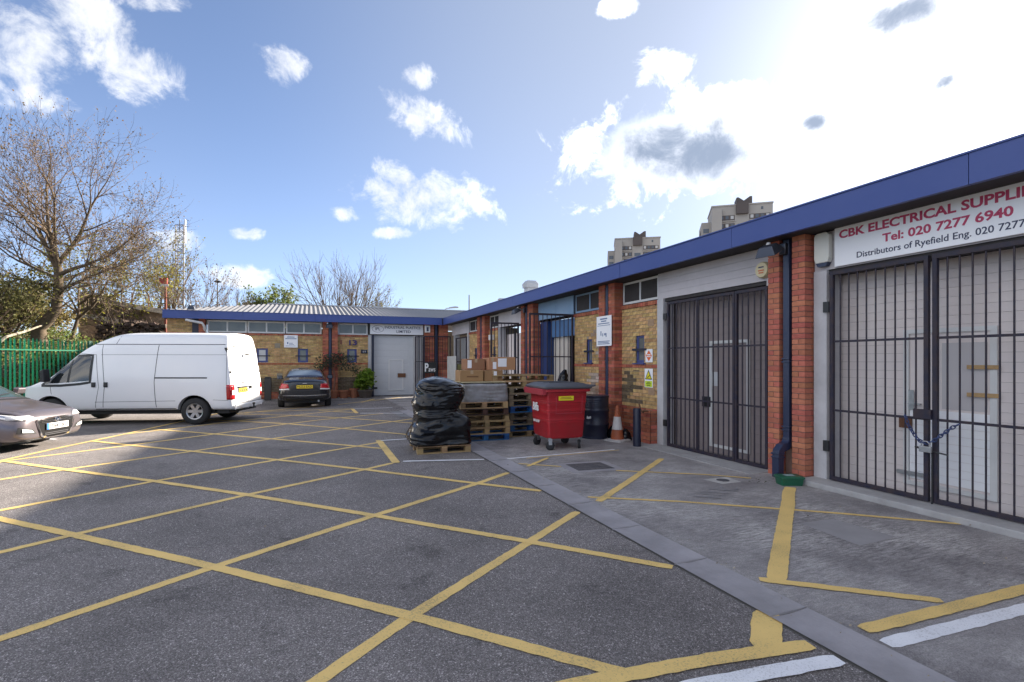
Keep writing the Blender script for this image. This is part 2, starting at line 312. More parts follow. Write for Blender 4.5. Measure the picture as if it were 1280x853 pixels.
def obj(name, mb, m, parent=None, smooth=None, **k): return link(name, mb.mesh(name, m, smooth), parent, **k)
def thing(name, label, cat, loc=(0, 0, 0), rz=0, group=None):
    o = bpy.data.objects.new(name, None); COL.objects.link(o); o.empty_display_size = .2
    o.location = loc; o.rotation_euler = (0, 0, rz); o['label'] = label; o['category'] = cat
    if group: o['group'] = group
    return o
def tag(o, label, cat, group=None):
    o['label'] = label; o['category'] = cat
    if group: o['group'] = group
    return o
def B(x0, x1, y0, y1, z0, z1): return MB().box(x0, x1, y0, y1, z0, z1)
def copy_tree(o, parent=None, label=None):
    c = o.copy(); COL.objects.link(c); c.parent = parent
    if label: c['label'] = label
    for ch in list(o.children): copy_tree(ch, c)
    return c
DG = lambda: bpy.context.evaluated_depsgraph_get()
def text_mesh(body, m, M, width=None, height=None, align='LEFT', bold=0.0, depth=.002):
    cu = bpy.data.curves.new('t', 'FONT'); cu.body = body; cu.extrude = depth; cu.offset = bold; cu.resolution_u = 3
    o = bpy.data.objects.new('t', cu); COL.objects.link(o); me = bpy.data.meshes.new_from_object(o.evaluated_get(DG())); bpy.data.objects.remove(o); bpy.data.curves.remove(cu)
    n = len(me.vertices); co = np.empty(n*3); me.vertices.foreach_get('co', co); co = co.reshape(-1, 3)
    x0, y0 = co[:, 0].min(), co[:, 1].min(); w, h = co[:, 0].max()-x0, co[:, 1].max()-y0
    sx = width/w if width else height/h; sy = height/h if height else sx
    co[:, 0] = (co[:, 0]-x0)*sx; co[:, 1] = (co[:, 1]-y0)*sy
    if align == 'CENTER': co[:, 0] -= w*sx/2
    Mn = np.array(M); co = co @ Mn[:3, :3].T + Mn[:3, 3]; me.vertices.foreach_set('co', co.ravel()); me.materials.clear(); me.materials.append(m); me.update(); return me
def frame_M(o, x, y):            # local axes -> world
    x = Vector(x).normalized(); y = Vector(y).normalized(); z = x.cross(y)
    return Matrix(((x.x, y.x, z.x, o[0]), (x.y, y.y, z.y, o[1]), (x.z, y.z, z.z, o[2]), (0, 0, 0, 1)))
def wallX(Y, Z, X): return frame_M((X, Y, Z), (0, -1, 0), (0, 0, 1))      # on the right hand wall, reading from far to near
def wallY(X, Z, Y): return frame_M((X, Y, Z), (1, 0, 0), (0, 0, 1))       # on the back wall
def np_mesh(name, V, F, m, parent=None, **p):
    me = bpy.data.meshes.new(name); V = np.asarray(V, np.float32); F = np.asarray(F, np.int32); k = F.shape[1]
    me.vertices.add(len(V)); me.vertices.foreach_set('co', V.ravel()); me.loops.add(F.size); me.loops.foreach_set('vertex_index', F.ravel())
    me.polygons.add(len(F)); me.polygons.foreach_set('loop_start', np.arange(0, F.size, k, dtype=np.int32)); me.polygons.foreach_set('loop_total', np.full(len(F), k, np.int32))
    me.materials.append(m); me.update(calc_edges=True); return link(name, me, parent, **p)
def leaves(name, P, size, m, parent=None, **p):           # small folded leaf: two triangles sharing a rib, random attitude
    P = np.asarray(P); n = len(P); a = rng.normal(size=(n, 3)); a /= np.linalg.norm(a, axis=1)[:, None]
    b = np.cross(a, rng.normal(size=(n, 3))); b /= np.linalg.norm(b, axis=1)[:, None]; c = np.cross(a, b)
    s = (size*rng.uniform(.6, 1.4, n))[:, None]
    V = np.stack([P, P+a*s*.5+b*s*.32+c*s*.08, P+a*s, P+a*s*.5-b*s*.32+c*s*.08], 1).reshape(-1, 3)
    F = (np.arange(n)*4)[:, None]+np.arange(4)[None]; return np_mesh(name, V, F, m, parent, **p)

# ------------------------------------------------------------------ ground
g = MB().quad((-900, -900, 0), (900, -900, 0), (900, 900, 0), (-900, 900, 0)); yard = obj('asphalt_yard', g, ASPH, kind='structure')
apr = obj('concrete_apron', MB().quad((3.05, -6, .004), (6.9, -6, .004), (6.9, 24.35, .004), (3.05, 24.35, .004)), CONC, kind='structure')
gut = obj('gutter', MB().quad((2.733, -6, .003), (3.067, -6, .003), (3.067, 16.8, .003), (2.733, 16.8, .003)), mat('gutter_joint', (.13, .125, .12), .95), kind='structure')
yy = -5.8; k = 0
while yy < 16.6:                      # dished channel blocks
    ln = .915; w = 1 if k % 3 else .97
    mb = MB(); n = 6; zs = [.016, .010, .007, .006, .008, .011, .017]
    for i in range(n):
        xa, xb = 2.738+i*.324/n, 2.738+(i+1)*.324/n
        mb.quad((xa, yy+.005, zs[i]), (xb, yy+.005, zs[i+1]), (xb, yy+ln-.005, zs[i+1]), (xa, yy+ln-.005, zs[i]))
    mb.quad((2.738, yy+.005, 0), (3.062, yy+.005, 0), (3.062, yy+.005, zs[-1]), (2.738, yy+.005, zs[0]))
    obj('channel_block', mb, GUT, gut, smooth=50); yy += ln; k += 1
def stripe(name, pts, w, m, parent, z, seed=0, rag=.0045):
    r = random.Random(seed); P = []
    for i in range(len(pts)-1):
        a, b = Vector(pts[i]), Vector(pts[i+1]); n = max(1, int((b-a).length/.05))
        P += [a.lerp(b, j/n) for j in range(n)]
    P.append(Vector(pts[-1])); mb = MB(); vs = []
    for i, p in enumerate(P):
        t = (P[min(i+1, len(P)-1)]-P[max(i-1, 0)]).normalized(); nn = Vector((-t.y, t.x)); e = .75 if i in (0, len(P)-1) else 1
        l = p+nn*(w/2*e+r.uniform(-rag, rag)); q = p-nn*(w/2*e+r.uniform(-rag, rag)); vs += [(l.x, l.y, z), (q.x, q.y, z)]
    mb.add(vs, [(2*i, 2*i+1, 2*i+3, 2*i+2) for i in range(len(P)-1)])
    return obj(name, mb, m, parent)
yl = [[(-1.0, 1.98), (.03, 2.81), (.61, 3.31), (1.86, 4.27), (2.72, 4.93)], [(-3.9, 2.2), (-1.7, 3.94), (-.71, 4.68), (.64, 5.6), (2.09, 6.55), (2.72, 7.02)],
      [(-4.2, 4.35), (-2.47, 5.71), (-2.08, 6.03), (-.71, 7.04), (.78, 8.02), (1.24, 8.36)], [(-4.4, 6.3), (-3.16, 7.31), (-1.97, 8.3), (-.5, 9.34), (.85, 10.26), (1.3, 10.58)],
      [(-4.55, 8.75), (-3.98, 9.2), (-3.44, 9.68), (-1.98, 10.77), (-.75, 11.88), (.74, 13.07), (2.7, 14.5)], [(-4.62, 10.9), (-3.24, 12.0), (-1.98, 13.13), (-.52, 14.55), (.26, 15.18), (2.14, 16.3)],
      [(-3.9, 13.8), (-2.71, 14.85), (-1.84, 15.75), (-.44, 16.7), (.45, 17.45), (1.3, 18.1)], [(-1.9, 18.1), (0.6, 20.0)],
      [(-4.3, 8.2), (-2.98, 6.9), (-2.09, 6.04), (-.71, 4.68), (.61, 3.31), (1.3, 2.55), (1.57, 2.26)], [(-4.66, 10.88), (-3.45, 9.70), (-1.98, 8.31), (-.71, 7.04), (.64, 5.6), (1.86, 4.27), (2.69, 3.32)],
      [(-4.13, 12.92), (-3.24, 12.0), (-1.98, 10.78), (-.5, 9.34), (.77, 8.02), (2.09, 6.55), (2.72, 5.88)], [(-3.5, 14.6), (-2.51, 13.67), (-.75, 11.88), (.85, 10.26), (1.26, 9.8)],
      [(-2.9, 16.6), (-1.59, 15.5), (-.52, 14.55), (.74, 13.07), (2.07, 11.4)], [(-2.6, 18.2), (-.44, 16.7), (.86, 15.48), (1.9, 14.27), (2.6, 13.4)], [(.3, 18.0), (1.3, 16.9)],
      [(2.78, 2.50), (2.42, 2.18)], [(-1.0, 2.42), (1.35, 2.29), (1.76, 2.25), (2.12, 2.21), (2.70, 2.12)],
      [(-4.72, 10.85), (-4.44, 11.94), (-4.13, 12.92), (-3.8, 13.99), (-3.2, 16.2), (-2.6, 18.3), (1.38, 18.25)], [(1.33, 10.85), (1.30, 8.34)], [(1.36, 18.24), (1.38, 16.66)], [(-4.7, 10.9), (-4.3, 8.2), (-3.9, 4)],
      [(1.0, 20.2), (3.9, 23.2)], [(1.9, 20.9), (2.6, 22.6)]]
wid = {15: .17, 16: .11, 17: .09, 18: .13, 19: .12}
for i, p in enumerate(yl): stripe('yellow_line', p, wid.get(i, .095), YEL, yard, .0035+.00028*i, i)
for i, (p, w) in enumerate([([(3.14, 5.19), (4.15, 5.98), (5.50, 7.06)], .10), ([(3.12, 5.40), (4.02, 4.83), (5.25, 3.87), (6.09, 3.13)], .06), ([(4.26, 6.54), (5.29, 5.85), (5.74, 5.42)], .055), ([(3.10, 7.55), (3.63, 7.1)], .05),
                     ([(3.15, 7.3), (3.75, 7.82)], .07), ([(5.80, 4.84), (5.5, 4.62), (5.2, 4.37), (3.24, 2.83)], .14), ([(3.14, 2.89), (3.55, 2.55), (4.02, 2.17)], .085), ([(3.14, 2.115), (3.96, 2.085), (4.9, 2.06), (6.3, 2.0)], .105)]):
    stripe('yellow_line', p, w, YEL, apr, .008+.0006*i, 40+i)
for i, (p, w) in enumerate([([(3.11, 1.965), (4.46, 1.90), (6.3, 1.82)], .105), ([(3.08, 8.0), (4.2, 8.04), (5.25, 8.1)], .07)]): stripe('white_line', p, w, WHI, apr, .0075+.0006*i, 60+i)
stripe('yellow_line', [(3.4, 7.93), (4.2, 7.97), (5.30, 8.03)], .035, YEL, apr, .0065, 65)
for i, (p, w) in enumerate([([(-.6, 2.2), (1.0, 2.12), (1.84, 2.06), (2.71, 1.955)], .105), ([(1.42, 8.42), (2.70, 8.08)], .085), ([(1.36, 10.75), (2.1, 10.8)], .08), ([(1.47, 16.6), (2.72, 16.1)], .10), ([(1.4, 18.2), (2.7, 18.1)], .08), ([(-2.0, 20.3), (-1.75, 23.2)], .12), ([(-2.9, 20.4), (-2.0, 20.3)], .1), ([(-8.6, 15.6), (-6.4, 14.6), (-4.9, 13.4)], .09)]):
    stripe('white_line', p, w, WHI, yard, .0095+.0004*i, 70+i)
# faded paint, manholes and patches in the apron
def flat(name, poly, m, parent, z): return obj(name, MB().add([(x, y, z) for x, y in poly], [tuple(range(len(poly)))]), m, parent)
DPATCH = mat('dark_patch', (.085, .085, .088), .9, var=.6, vscale=6, bump=.3); LPATCH = mat('light_patch', (.52, .50, .47), .9, var=.5, vscale=5, bump=.2); IRON = mat('cast_iron', (.13, .125, .13), .7, metal=.2, var=.6, vscale=12, bump=.5, bscale=60)
mh = thing('manhole_cover', 'square iron manhole cover in pale concrete frame set in the apron', 'manhole cover', (4.05, 6.95, .004), R(-4))
obj('frame', MB().box(-.42, .42, -.34, .34, 0, .004), GUT, mh); o = obj('cover', MB().box(-.30, .30, -.24, .24, .0045, .008), IRON, mh)
for i in range(5):
    for j in range(4): obj('stud', MB().box(-.26+i*.115, -.19+i*.115, -.2+j*.11, -.14+j*.11, .008, .011), IRON, o)
mh = thing('stopcock_cover', 'small oval iron cover in a white diamond of concrete', 'manhole cover', (5.28, 5.47, .004))
obj('surround', MB().add([(-.22, .14, .004), (-.17, -.17, .004), (.16, -.17, .004), (.2, .13, .004)], [(0, 1, 2, 3)]), LPATCH, mh); obj('cover', MB().lathe([(.085, .004), (.085, .008), (.0, .008)], 20), IRON, mh)
flat('concrete_patch', [(4.61, 3.74), (4.55, 3.09), (5.09, 3.12), (5.06, 3.72)], mat('patch_concrete', (.33, .315, .315), .9, var=.4, vscale=2, bump=.1), apr, .0062)
flat('pebble_patch', [(3.3, 16.9), (2.4, 16.9), (2.5, 15.2), (3.06, 14.7), (3.06, 16.9)], mat('pale_concrete', (.24, .235, .24), .9, var=.6, vscale=2), yard, .0052)
for (x, y, l, a) in [(4.45, 4.85, .34, 20), (4.58, 4.93, .34, 18), (4.71, 4.98, .34, 22), (4.88, 5.05, .36, 20), (4.97, 5.18, .12, 110), (5.10, 5.05, .14, 100)]:
    dx, dy = math.cos(R(a-60))*l/2, math.sin(R(a-60))*l/2; stripe('worn_lettering', [(x-dx, y-dy), (x+dx, y+dy)], .022, paint_mat('worn_white', (.26, .255, .26), (.13, .13, .13)) if 'ww' not in MATS else MATS['ww'], apr, .0128, int(x*100), .006)
thr = obj('threshold', MB().box(6.08, 6.62, 2.1, 4.98, 0, .075), THR, kind='structure', bevel=.012)
obj('threshold', MB().box(5.92, 6.62, 5.62, 8.36, 0, .012), THR, kind='structure')
for a, b in ((11.86, 14.05), (15.1, 17.6), (21.3, 23.7)): obj('threshold', MB().box(6.2, 6.8, a, b, 0, .02), THR, kind='structure')

# ------------------------------------------------------------------ brickwork
def cells(a0, a1, z0, z1, holes):
    A = sorted({a0, a1}|{min(max(h[i], a0), a1) for h in holes for i in (0, 1)}); Z = sorted({z0, z1}|{min(max(h[i], z0), z1) for h in holes for i in (2, 3)})
    for i in range(len(A)-1):
        for j in range(len(Z)-1):
            am, zm = (A[i]+A[i+1])/2, (Z[j]+Z[j+1])/2
            if A[i+1]-A[i] > 1e-4 and Z[j+1]-Z[j] > 1e-4 and not any(h[0] < am < h[1] and h[2] < zm < h[3] for h in holes): yield A[i], A[i+1], Z[j], Z[j+1]
def wall_core(parent, facing, face, a0, a1, z0, z1, m, holes=(), thick=.24, name='wall'):
    mb = MB()
    for a, b, c, d in cells(a0, a1, z0, z1, holes):
        if facing == 'X': mb.box(face, face+thick, a, b, c, d)
        else: mb.box(a, b, face, face+thick, c, d)
    return obj(name, mb, m, parent)
def brick_list(a0, a1, z0, z1, holes=(), L_=.215, H_=.065, J=.010):
    out = []; c = 0; z = z0
    while z < z1-.02:
        zt = min(z+H_, z1); off = (L_+J)/2 if c % 2 else 0; a = a0-off
        while a < a1-.005:
            p, q = max(a, a0), min(a+L_, a1)
            segs = [(p, q)]
            for h in holes:
                if h[2] < (z+zt)/2 < h[3]:
                    ns = []
                    for s, t in segs:
                        if h[1] <= s or h[0] >= t: ns.append((s, t))
                        else:
                            if h[0]-s > .02: ns.append((s, h[0]))
                            if t-h[1] > .02: ns.append((h[1], t))
                    segs = ns
            out += [(s, t, z, zt) for s, t in segs if t-s > .02]; a += L_+J
        z += H_+J; c += 1
    return out
def bricks(parent, facing, face, lst, m, single=False, name='brickwork', depth=.05):
    r = random.Random(int(face*100)+len(lst)); cache = {}; mb = MB()
    for a, b, c, d in lst:
        p = face-r.uniform(0, .004)
        if single:
            key = (round(b-a, 3), round(d-c, 3))
            if key not in cache:
                w, h = (b-a)/2, (d-c)/2; t = MB()
                t.box(0, depth, -w, w, -h, h) if facing == 'X' else t.box(-w, w, 0, depth, -h, h); cache[key] = t.mesh('brick', m)
            cpos = (p, (a+b)/2, (c+d)/2) if facing == 'X' else ((a+b)/2, p, (c+d)/2)
            link('brick', cache[key], parent, loc=cpos)
        elif facing == 'X': mb.box(p, p+depth, a, b, c, d)
        else: mb.box(a, b, p, p+depth, c, d)
    if not single and mb.v: obj(name, mb, m, parent, kind='stuff')
def pier(parent, facing, face, a0, a1, z0, z1, back, single=False):
    """protruding red brick pier: brick courses wrapped round a mortar core"""
    core = MB()
    if facing == 'X': core.box(face+.008, back, a0+.008, a1-.008, z0, z1)
    else: core.box(a0+.008, a1-.008, face+.008, back, z0, z1)
    w = obj('pier', core, MORT_R, parent); mb = MB(); z = z0+.003; c = 0; dep = back-face; cache = {}
    while z < z1-.03:
        zt = min(z+.065, z1)
        if c % 2 == 0: P = [(0, dep/2-.005, a0, a1), (dep/2+.005, dep, a0, a1)]
        else: P = [(0, dep, a0, (a0+a1)/2-.005), (0, dep, (a0+a1)/2+.005, a1)]
        for u0, u1, p, q in P:
            bx = (face+u0, face+u1, p, q) if facing == 'X' else (p, q, face+u0, face+u1)
            if single:
                k = (round(u1-u0, 3), round(q-p, 3), round(zt-z, 3))
                if k not in cache: cache[k] = B(-(bx[1]-bx[0])/2, (bx[1]-bx[0])/2, -(bx[3]-bx[2])/2, (bx[3]-bx[2])/2, -(zt-z)/2, (zt-z)/2).mesh('brick', BR_RO)
                j = random.uniform(-.0015, .0015); link('brick', cache[k], w, loc=((bx[0]+bx[1])/2+j, (bx[2]+bx[3])/2+j, (z+zt)/2))
            else: mb.box(*bx, z, zt)
        z += .075; c += 1
    if not single: obj('brickwork', mb, BR_R, w, kind='stuff')
    return w
def window(parent, facing, face, a0, a1, z0, z1, fm, gm, cols=1, fw=.045, bar=None, dz=.07, inset=.03):
    """frame, panes and (optional) security bar; sits in an opening, set back from the face"""
    def bx(u0, u1, a, b, c, d): return B(face+u0, face+u1, a, b, c, d) if facing == 'X' else B(a, b, face+u0, face+u1, c, d)
    w = obj('window', bx(inset+.035, inset+.05, a0, a1, z0, z1), SOFF, parent); f = MB()
    def put(a, b, c, d):
        if facing == 'X': f.box(face+inset, face+inset+.034, a, b, c, d)
        else: f.box(a, b, face+inset, face+inset+.034, c, d)
    put(a0, a1, z0, z0+fw); put(a0, a1, z1-fw, z1); put(a0, a0+fw, z0+fw, z1-fw); put(a1-fw, a1, z0+fw, z1-fw)
    pw = (a1-a0-fw)/cols
    for i in range(1, cols): put(a0+fw/2+i*pw-fw/2, a0+fw/2+i*pw+fw/2, z0+fw, z1-fw)
    obj('frame', f, fm, w)
    for i in range(cols): obj('pane', bx(inset+.014, inset+.02, a0+i*pw+fw-.003, a0+(i+1)*pw+.003, z0+fw-.003, z1-fw+.003), gm, w)
    if bar:
        ext = .10; zz = z0+(z1-z0)*bar; obj('security_bar', bx(-.03, -.018, a0-ext, a1+ext, zz-.022, zz+.022), NAVY, w)
    return w
def cladding(parent, facing, face, a0, a1, z0, z1, m, n=4, name='cladding_panel'):
    h = (z1-z0)/n
    for i in range(n):
        o = B(face, face+.03, a0, a1, z0+i*h, z0+(i+1)*h-.003) if facing == 'X' else B(a0, a1, face, face+.03, z0+i*h, z0+(i+1)*h-.003); obj(name, o, m, parent)

# ------------------------------------------------------------------ right hand row of units (faces -X)
XP, XW = 6.25, 6.45; ZB = 2.85; ZS = 3.37
bld = thing('workshop_terrace', 'long low brick row of workshop units with blue fascia on the right', 'building')
PIERS = [(5.595, 5.403, 5.194, 4.996), (10.315, 10.06, 9.90, 9.66), (15.03, 14.75, 14.5, 14.08), (19.6, 19.25, 19.0, 18.65), (.75, .56, .38, .18)]
for i, (a, b, c, d) in enumerate(PIERS):
    single = i == 0
    pier(bld, 'X', XP, b, a, 0, ZS, XW+.05, single); pier(bld, 'X', XP, d, c, 0, ZS, XW+.05, single)
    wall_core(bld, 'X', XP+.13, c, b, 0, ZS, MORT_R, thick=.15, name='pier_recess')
roofm = mat('roof_sheet', (.42, .43, .45), .5, var=.5, vscale=1.5, col2=(.33, .34, .36))
def gable_corr(y0, y1, x0, x1, z0, z1, pitch=.15, amp=.018):
    mb = MB(); n = int((y1-y0)/pitch*4); vs = []
    for i in range(n+1):
        y = y0+(y1-y0)*i/n; d = amp*math.cos(2*math.pi*(y-y0)/pitch); vs += [(x0, y, z0+d), (x1, y, z1+d)]
    return mb.add(vs, [(2*i, 2*i+1, 2*i+3, 2*i+2) for i in range(n)])
[obj('fascia_panel', B(5.93+random.uniform(-.003, .003), 5.99, -6+i*2.993+.004, -6+(i+1)*2.993-.004, 3.355, 3.655), BLUE, bld) for i in range(10)]; obj('fascia_backing', B(5.96, 5.985, -6, 23.92, 3.36, 3.65), NAVY, bld); obj('fascia_cap', B(5.915, 6.02, -6, 23.93, 3.657, 3.675), BLUE, bld)
obj('soffit', B(5.992, 7.0, -6, 24.0, ZS+.002, ZS+.02), SOFF, bld)
obj('roof', gable_corr(-6, 23.9, 5.98, 11.5, 3.66, 4.45), roofm, bld); obj('roof_back', gable_corr(-6, 23.9, 17, 11.5, 3.6, 4.45), roofm, bld)
obj('rear_wall', B(16.8, 17, -6, 24, 0, 3.6), MORT, bld); obj('end_wall', B(6.7, 16.8, -6, -5.8, 0, 3.6), MORT, bld)
def brick_panel(y0, y1, single=False, win=None, m=BR_Y, lower=None, clere=True, cols=2, gm=None, fm=WHP):
    gm = gm or mat('pale_pane', (.40, .45, .45), .2, var=.7, vscale=2.5, col2=(.26, .30, .30))  # pale grey-green panes, mottled darker
    """yellow stock brick bay: clerestory light on top, red band, small blue window"""
    w0, w1 = win; hole = [(w0, w1, 1.60, 2.19)]
    w = wall_core(bld, 'X', XW+.008, y0, y1, 0, ZB, MORT, hole)
    L = brick_list(y0, y1, 0.003, 1.503, hole); bricks(w, 'X', XW, [b for b in L if b[2] >= .675], lower or m); bricks(w, 'X', XW, [b for b in L if b[2] < .675], BR_R, name='plinth_brickwork')
    bricks(w, 'X', XW-.012, brick_list(y0, y1, 1.503, 1.57, [], .215, .065), BR_R, name='band_brickwork')
    up = brick_list(y0, y1, 1.578, 2.77, hole)
    bricks(w, 'X', XW, up, BR_YO if single else m, single)
    bricks(w, 'X', XW-.03, brick_list(y0, y1, 2.775, ZB+.005, [], .075, .08), BR_R, name='lintel_brickwork', depth=.09)
    window(bld, 'X', XW, w0, w1, 1.60, 2.19, WINBL, GLASS, 1, .06, bar=.48)
    obj('sill', B(XW-.06, XW+.03, w0-.05, w1+.05, 1.572, 1.598), WINBL, bld)
    if clere: window(bld, 'X', XW-.02, y0+.03, y1-.03, ZB+.03, ZS-.02, fm, gm, cols, .045)
brick_panel(8.36, 9.66, True, (8.85, 9.15), lower=BR_Y)
brick_panel(10.32, 11.84, False, (10.95, 11.22), fm=PANELB)
brick_panel(17.55, 18.65, False, (17.95, 18.2)); brick_panel(19.6, 21.3, False, (20.2, 20.5)); brick_panel(.75, 2.24, False, (1.3, 1.6)); brick_panel(-1.3, .18, False, (-.8, -.5))
wall_core(bld, 'X', XW, -5.8, -1.3, 0, ZS, MORT)
# sooty, limewashed and red areas of the brick bays
bricks(bld, 'X', XW-.007, [b for b in brick_list(8.90, 9.655, .753, 1.45) if random.random() < (1.15-abs(b[2]-1.0)*1.9)*(.35 if b[0] < 9.1 else .8)], BR_D, name='sooty_brickwork')
L = [b for b in brick_list(10.33, 11.2, .753, 2.40) if random.random() < (.95 if b[1] < 10.72 else .75 if b[2] < 1.3 and b[0] < 10.95 else .3 if b[1] < 10.9 or b[2] < 1.2 else .06)]
bricks(bld, 'X', XW-.007, [b for b in L if not (1.49 < b[3] and b[2] < 1.58)], BR_W, name='limewashed_brickwork')
pl = wall_core(bld, 'X', XW-.20, 8.38, 8.84, 0, .64, MORT_R, thick=.19, name='plinth_block'); bricks(pl, 'X', XW-.21, brick_list(8.38, 8.84, .003, .65), BR_R); bricks(pl, 'Y', 8.372, brick_list(XW-.19, XW-.005, .003, .65), BR_R)
for y, z in ((8.62, 2.42), (8.60, 1.02)): obj('air_brick', B(XW-.009, XW+.01, y-.1, y+.1, z-.07, z+.07), mat('terracotta_vent', (.36, .24, .15), .9, var=.5, vscale=20), bld)
# door heads and posts
for a, b, m, n in ((2.24, 4.98, PANEL, 4), (5.62, 8.36, PANEL, 4), (15.05, 17.55, PANEL, 2), (21.3, 24.1, PANEL, 2)): cladding(bld, 'X', XW-.03, a, b, ZB+.01, ZS-.005, m, n)
for a, b in ((11.86, 12.9), (12.91, 14.06)): cladding(bld, 'X', XW-.03, a, b, ZB+.01, ZS-.005, PANELB, 1)
for a, b in ((4.79, 4.975), (2.245, 2.43), (8.17, 8.355), (5.625, 5.75), (17.4, 17.54), (21.31, 21.45), (23.55, 23.7)): obj('door_post', B(XW-.055, XW+.2, a, b, 0, ZB+.005), FRAMEG, bld)
for a, b in ((2.43, 4.79), (5.75, 8.17)): obj('lintel', B(XW-.01, XW+.3, a, b, 2.80, ZB+.005), SOFF, bld)
for a, b in ((2.24, 2.3), (4.9, 4.98), (5.62, 5.7), (8.3, 8.36), (11.8, 11.86), (14.05, 14.1), (15.04, 15.1), (17.5, 17.55), (21.25, 21.3)): obj('reveal', B(XW+.2, 7.2, a, b, 0, ZB), MORT, bld)
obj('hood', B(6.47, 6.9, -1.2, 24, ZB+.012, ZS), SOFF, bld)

def slat_door(name, label, facing, face, a0, a1, z0, z1, m, slat=.105, wicket=None, wm=WHP, group=None):
    t = thing(name, label, 'roller door', ((face, (a0+a1)/2, 0) if facing == 'X' else ((a0+a1)/2, face, 0)), group=group)
    ox, oy = t.location.x, t.location.y; cache = {}
    obj('backing', (B(.02, .05, a0-oy, a1-oy, z0, z1) if facing == 'X' else B(a0-ox, a1-ox, .02, .05, z0, z1)), SOFF, t)
    z = z0; i = 0
    while z < z1-.01:
        h = min(slat, z1-z)-.0025; p = -.003 if i % 4 == 0 else 0.0
        k = (round(h, 3), p)
        if k not in cache: cache[k] = (B(p, .02, a0-oy, a1-oy, 0, h) if facing == 'X' else B(a0-ox, a1-ox, p, .02, 0, h)).mesh('slat', m)
        link('slat', cache[k], t, loc=(0, 0, z)); z += slat; i += 1
    if wicket:
        b0, b1, c0, c1 = wicket
        def bx(u0, u1, a, b, c, d): return B(u0, u1, a-oy, b-oy, c, d) if facing == 'X' else B(a-ox, b-ox, u0, u1, c, d)
        d = obj('wicket_door', bx(-.014, -.006, b0, b1, c0, c1), m if wm is None else wm, t); W = WHP
        mb = MB()
        def put(a, b, c, e):
            if facing == 'X': mb.box(-.035, -.015, a-oy, b-oy, c, e)
            else: mb.box(a-ox, b-ox, -.035, -.015, c, e)
        put(b0, b0+.06, c0, c1); put(b1-.06, b1, c0, c1); put(b0+.06, b1-.06, c1-.05, c1); put(b0+.06, b1-.06, c0, c0+.05); obj('door_frame', mb, W, d)
        return t, d, bx
    return t, None, None
t1, wd, bx = slat_door('roller_door', 'grey slatted roller door with white wicket door behind the chained gate', 'X', 6.72, 2.2, 5.0, .06, 2.86, SHUT, .105, (3.11, 4.02, .17, 2.02), SHUT)
for z0 in (.25,):                                    # lower half of the wicket is newer white board
    n = 9
    for i in range(n): obj('board', bx(-.022, -.015, 3.175, 3.955, z0+i*.092, z0+i*.092+.088), SIGNW, wd)
obj('glazing', bx(-.018, -.0145, 3.20, 3.62, 1.10, 1.85), mat('frosted_glass', (.50, .47, .48), .25), wd); obj('handle', bx(-.07, -.036, 3.82, 3.95, 1.13, 1.145), METAL, wd); obj('handle_plate', bx(-.037, -.0355, 3.90, 3.96, 1.06, 1.3), METAL, wd); obj('lock_plate', bx(-.05, -.036, 3.92, 4.06, .84, .98), RUST, wd); obj('bolt', bx(-.06, -.036, 3.76, 4.08, .285, .33), METAL, wd)
for z, a in ((1.58, 0), (1.28, 0)):
    o = obj('tape', bx(-.047, -.037, 3.09, 3.37, z-.022+a, z+.022+a), mat('wood_strip', (.45, .29, .14), .8, var=.5, vscale=12), wd)
t2, wd, bx = slat_door('roller_door', 'dull brown roller door behind barred gate left of the drainpipe piers', 'X', 6.72, 5.55, 8.4, .01, 2.86, SHUT2, .15, (6.35, 7.25, .12, 2.0), None)
obj('lock_plate', bx(-.05, -.02, 7.22, 7.42, .82, 1.0), BLK, wd); obj('number_plate', bx(-.03, -.02, 7.05, 7.2, 1.2, 1.45), SHUT3, wd)
t3, _, _ = slat_door('roller_door', 'grey shutter behind the open gate between boxes and far piers', 'X', 6.72, 15.1, 17.5, .02, 2.6, SHUT, .18)
for y in (15.9, 16.6): obj('post', B(-.06, -.01, y-t3.location.y-.04, y-t3.location.y+.04, .02, 2.6), NAVY, t3)
t4, _, _ = slat_door('roller_door', 'pale grey shutter in the far right corner of the yard', 'X', 6.72, 21.3, 23.6, .02, 2.7, SHUT3, .2)
# open blue doorway
ob = thing('doorway', 'open doorway with blue frame and pale inner door behind the boxes', 'doorway', (6.7, 12.95, 0))
obj('side_leaf', B(-.2, .03, .62, 1.10, .02, 2.8), mat('deep_blue_paint', (.012, .035, .13), .5, var=.3, vscale=3), ob); obj('header', B(-.1, .0, -1.08, .6, 2.33, 2.8), mat('door_blue', (.06, .15, .32), .5, var=.5, vscale=3), ob)
CREAM = mat('cream_paint', (.52, .47, .42), .6, var=.3, vscale=2)
for i in range(4): obj('door_panel', B(.0, .03, -.34+i*.24, -.34+i*.24+.232, .02, 2.32), CREAM, ob)
obj('inner_wall', B(.5, .54, -1.1, -.3, .02, 2.6), mat('brown_board', (.17, .11, .06), .8, var=.5, vscale=4), ob); obj('notice', B(.48, .498, -.95, -.62, 1.3, 1.75), SIGNW, ob); obj('floor', B(-.2, .55, -1.08, 1.1, .003, .015), THR, ob); obj('leak_panel', B(.56, .6, -1.15, 1.15, 0, 2.85), SOFF, ob)  # dark back panel added to block sky light leaking through the doorway

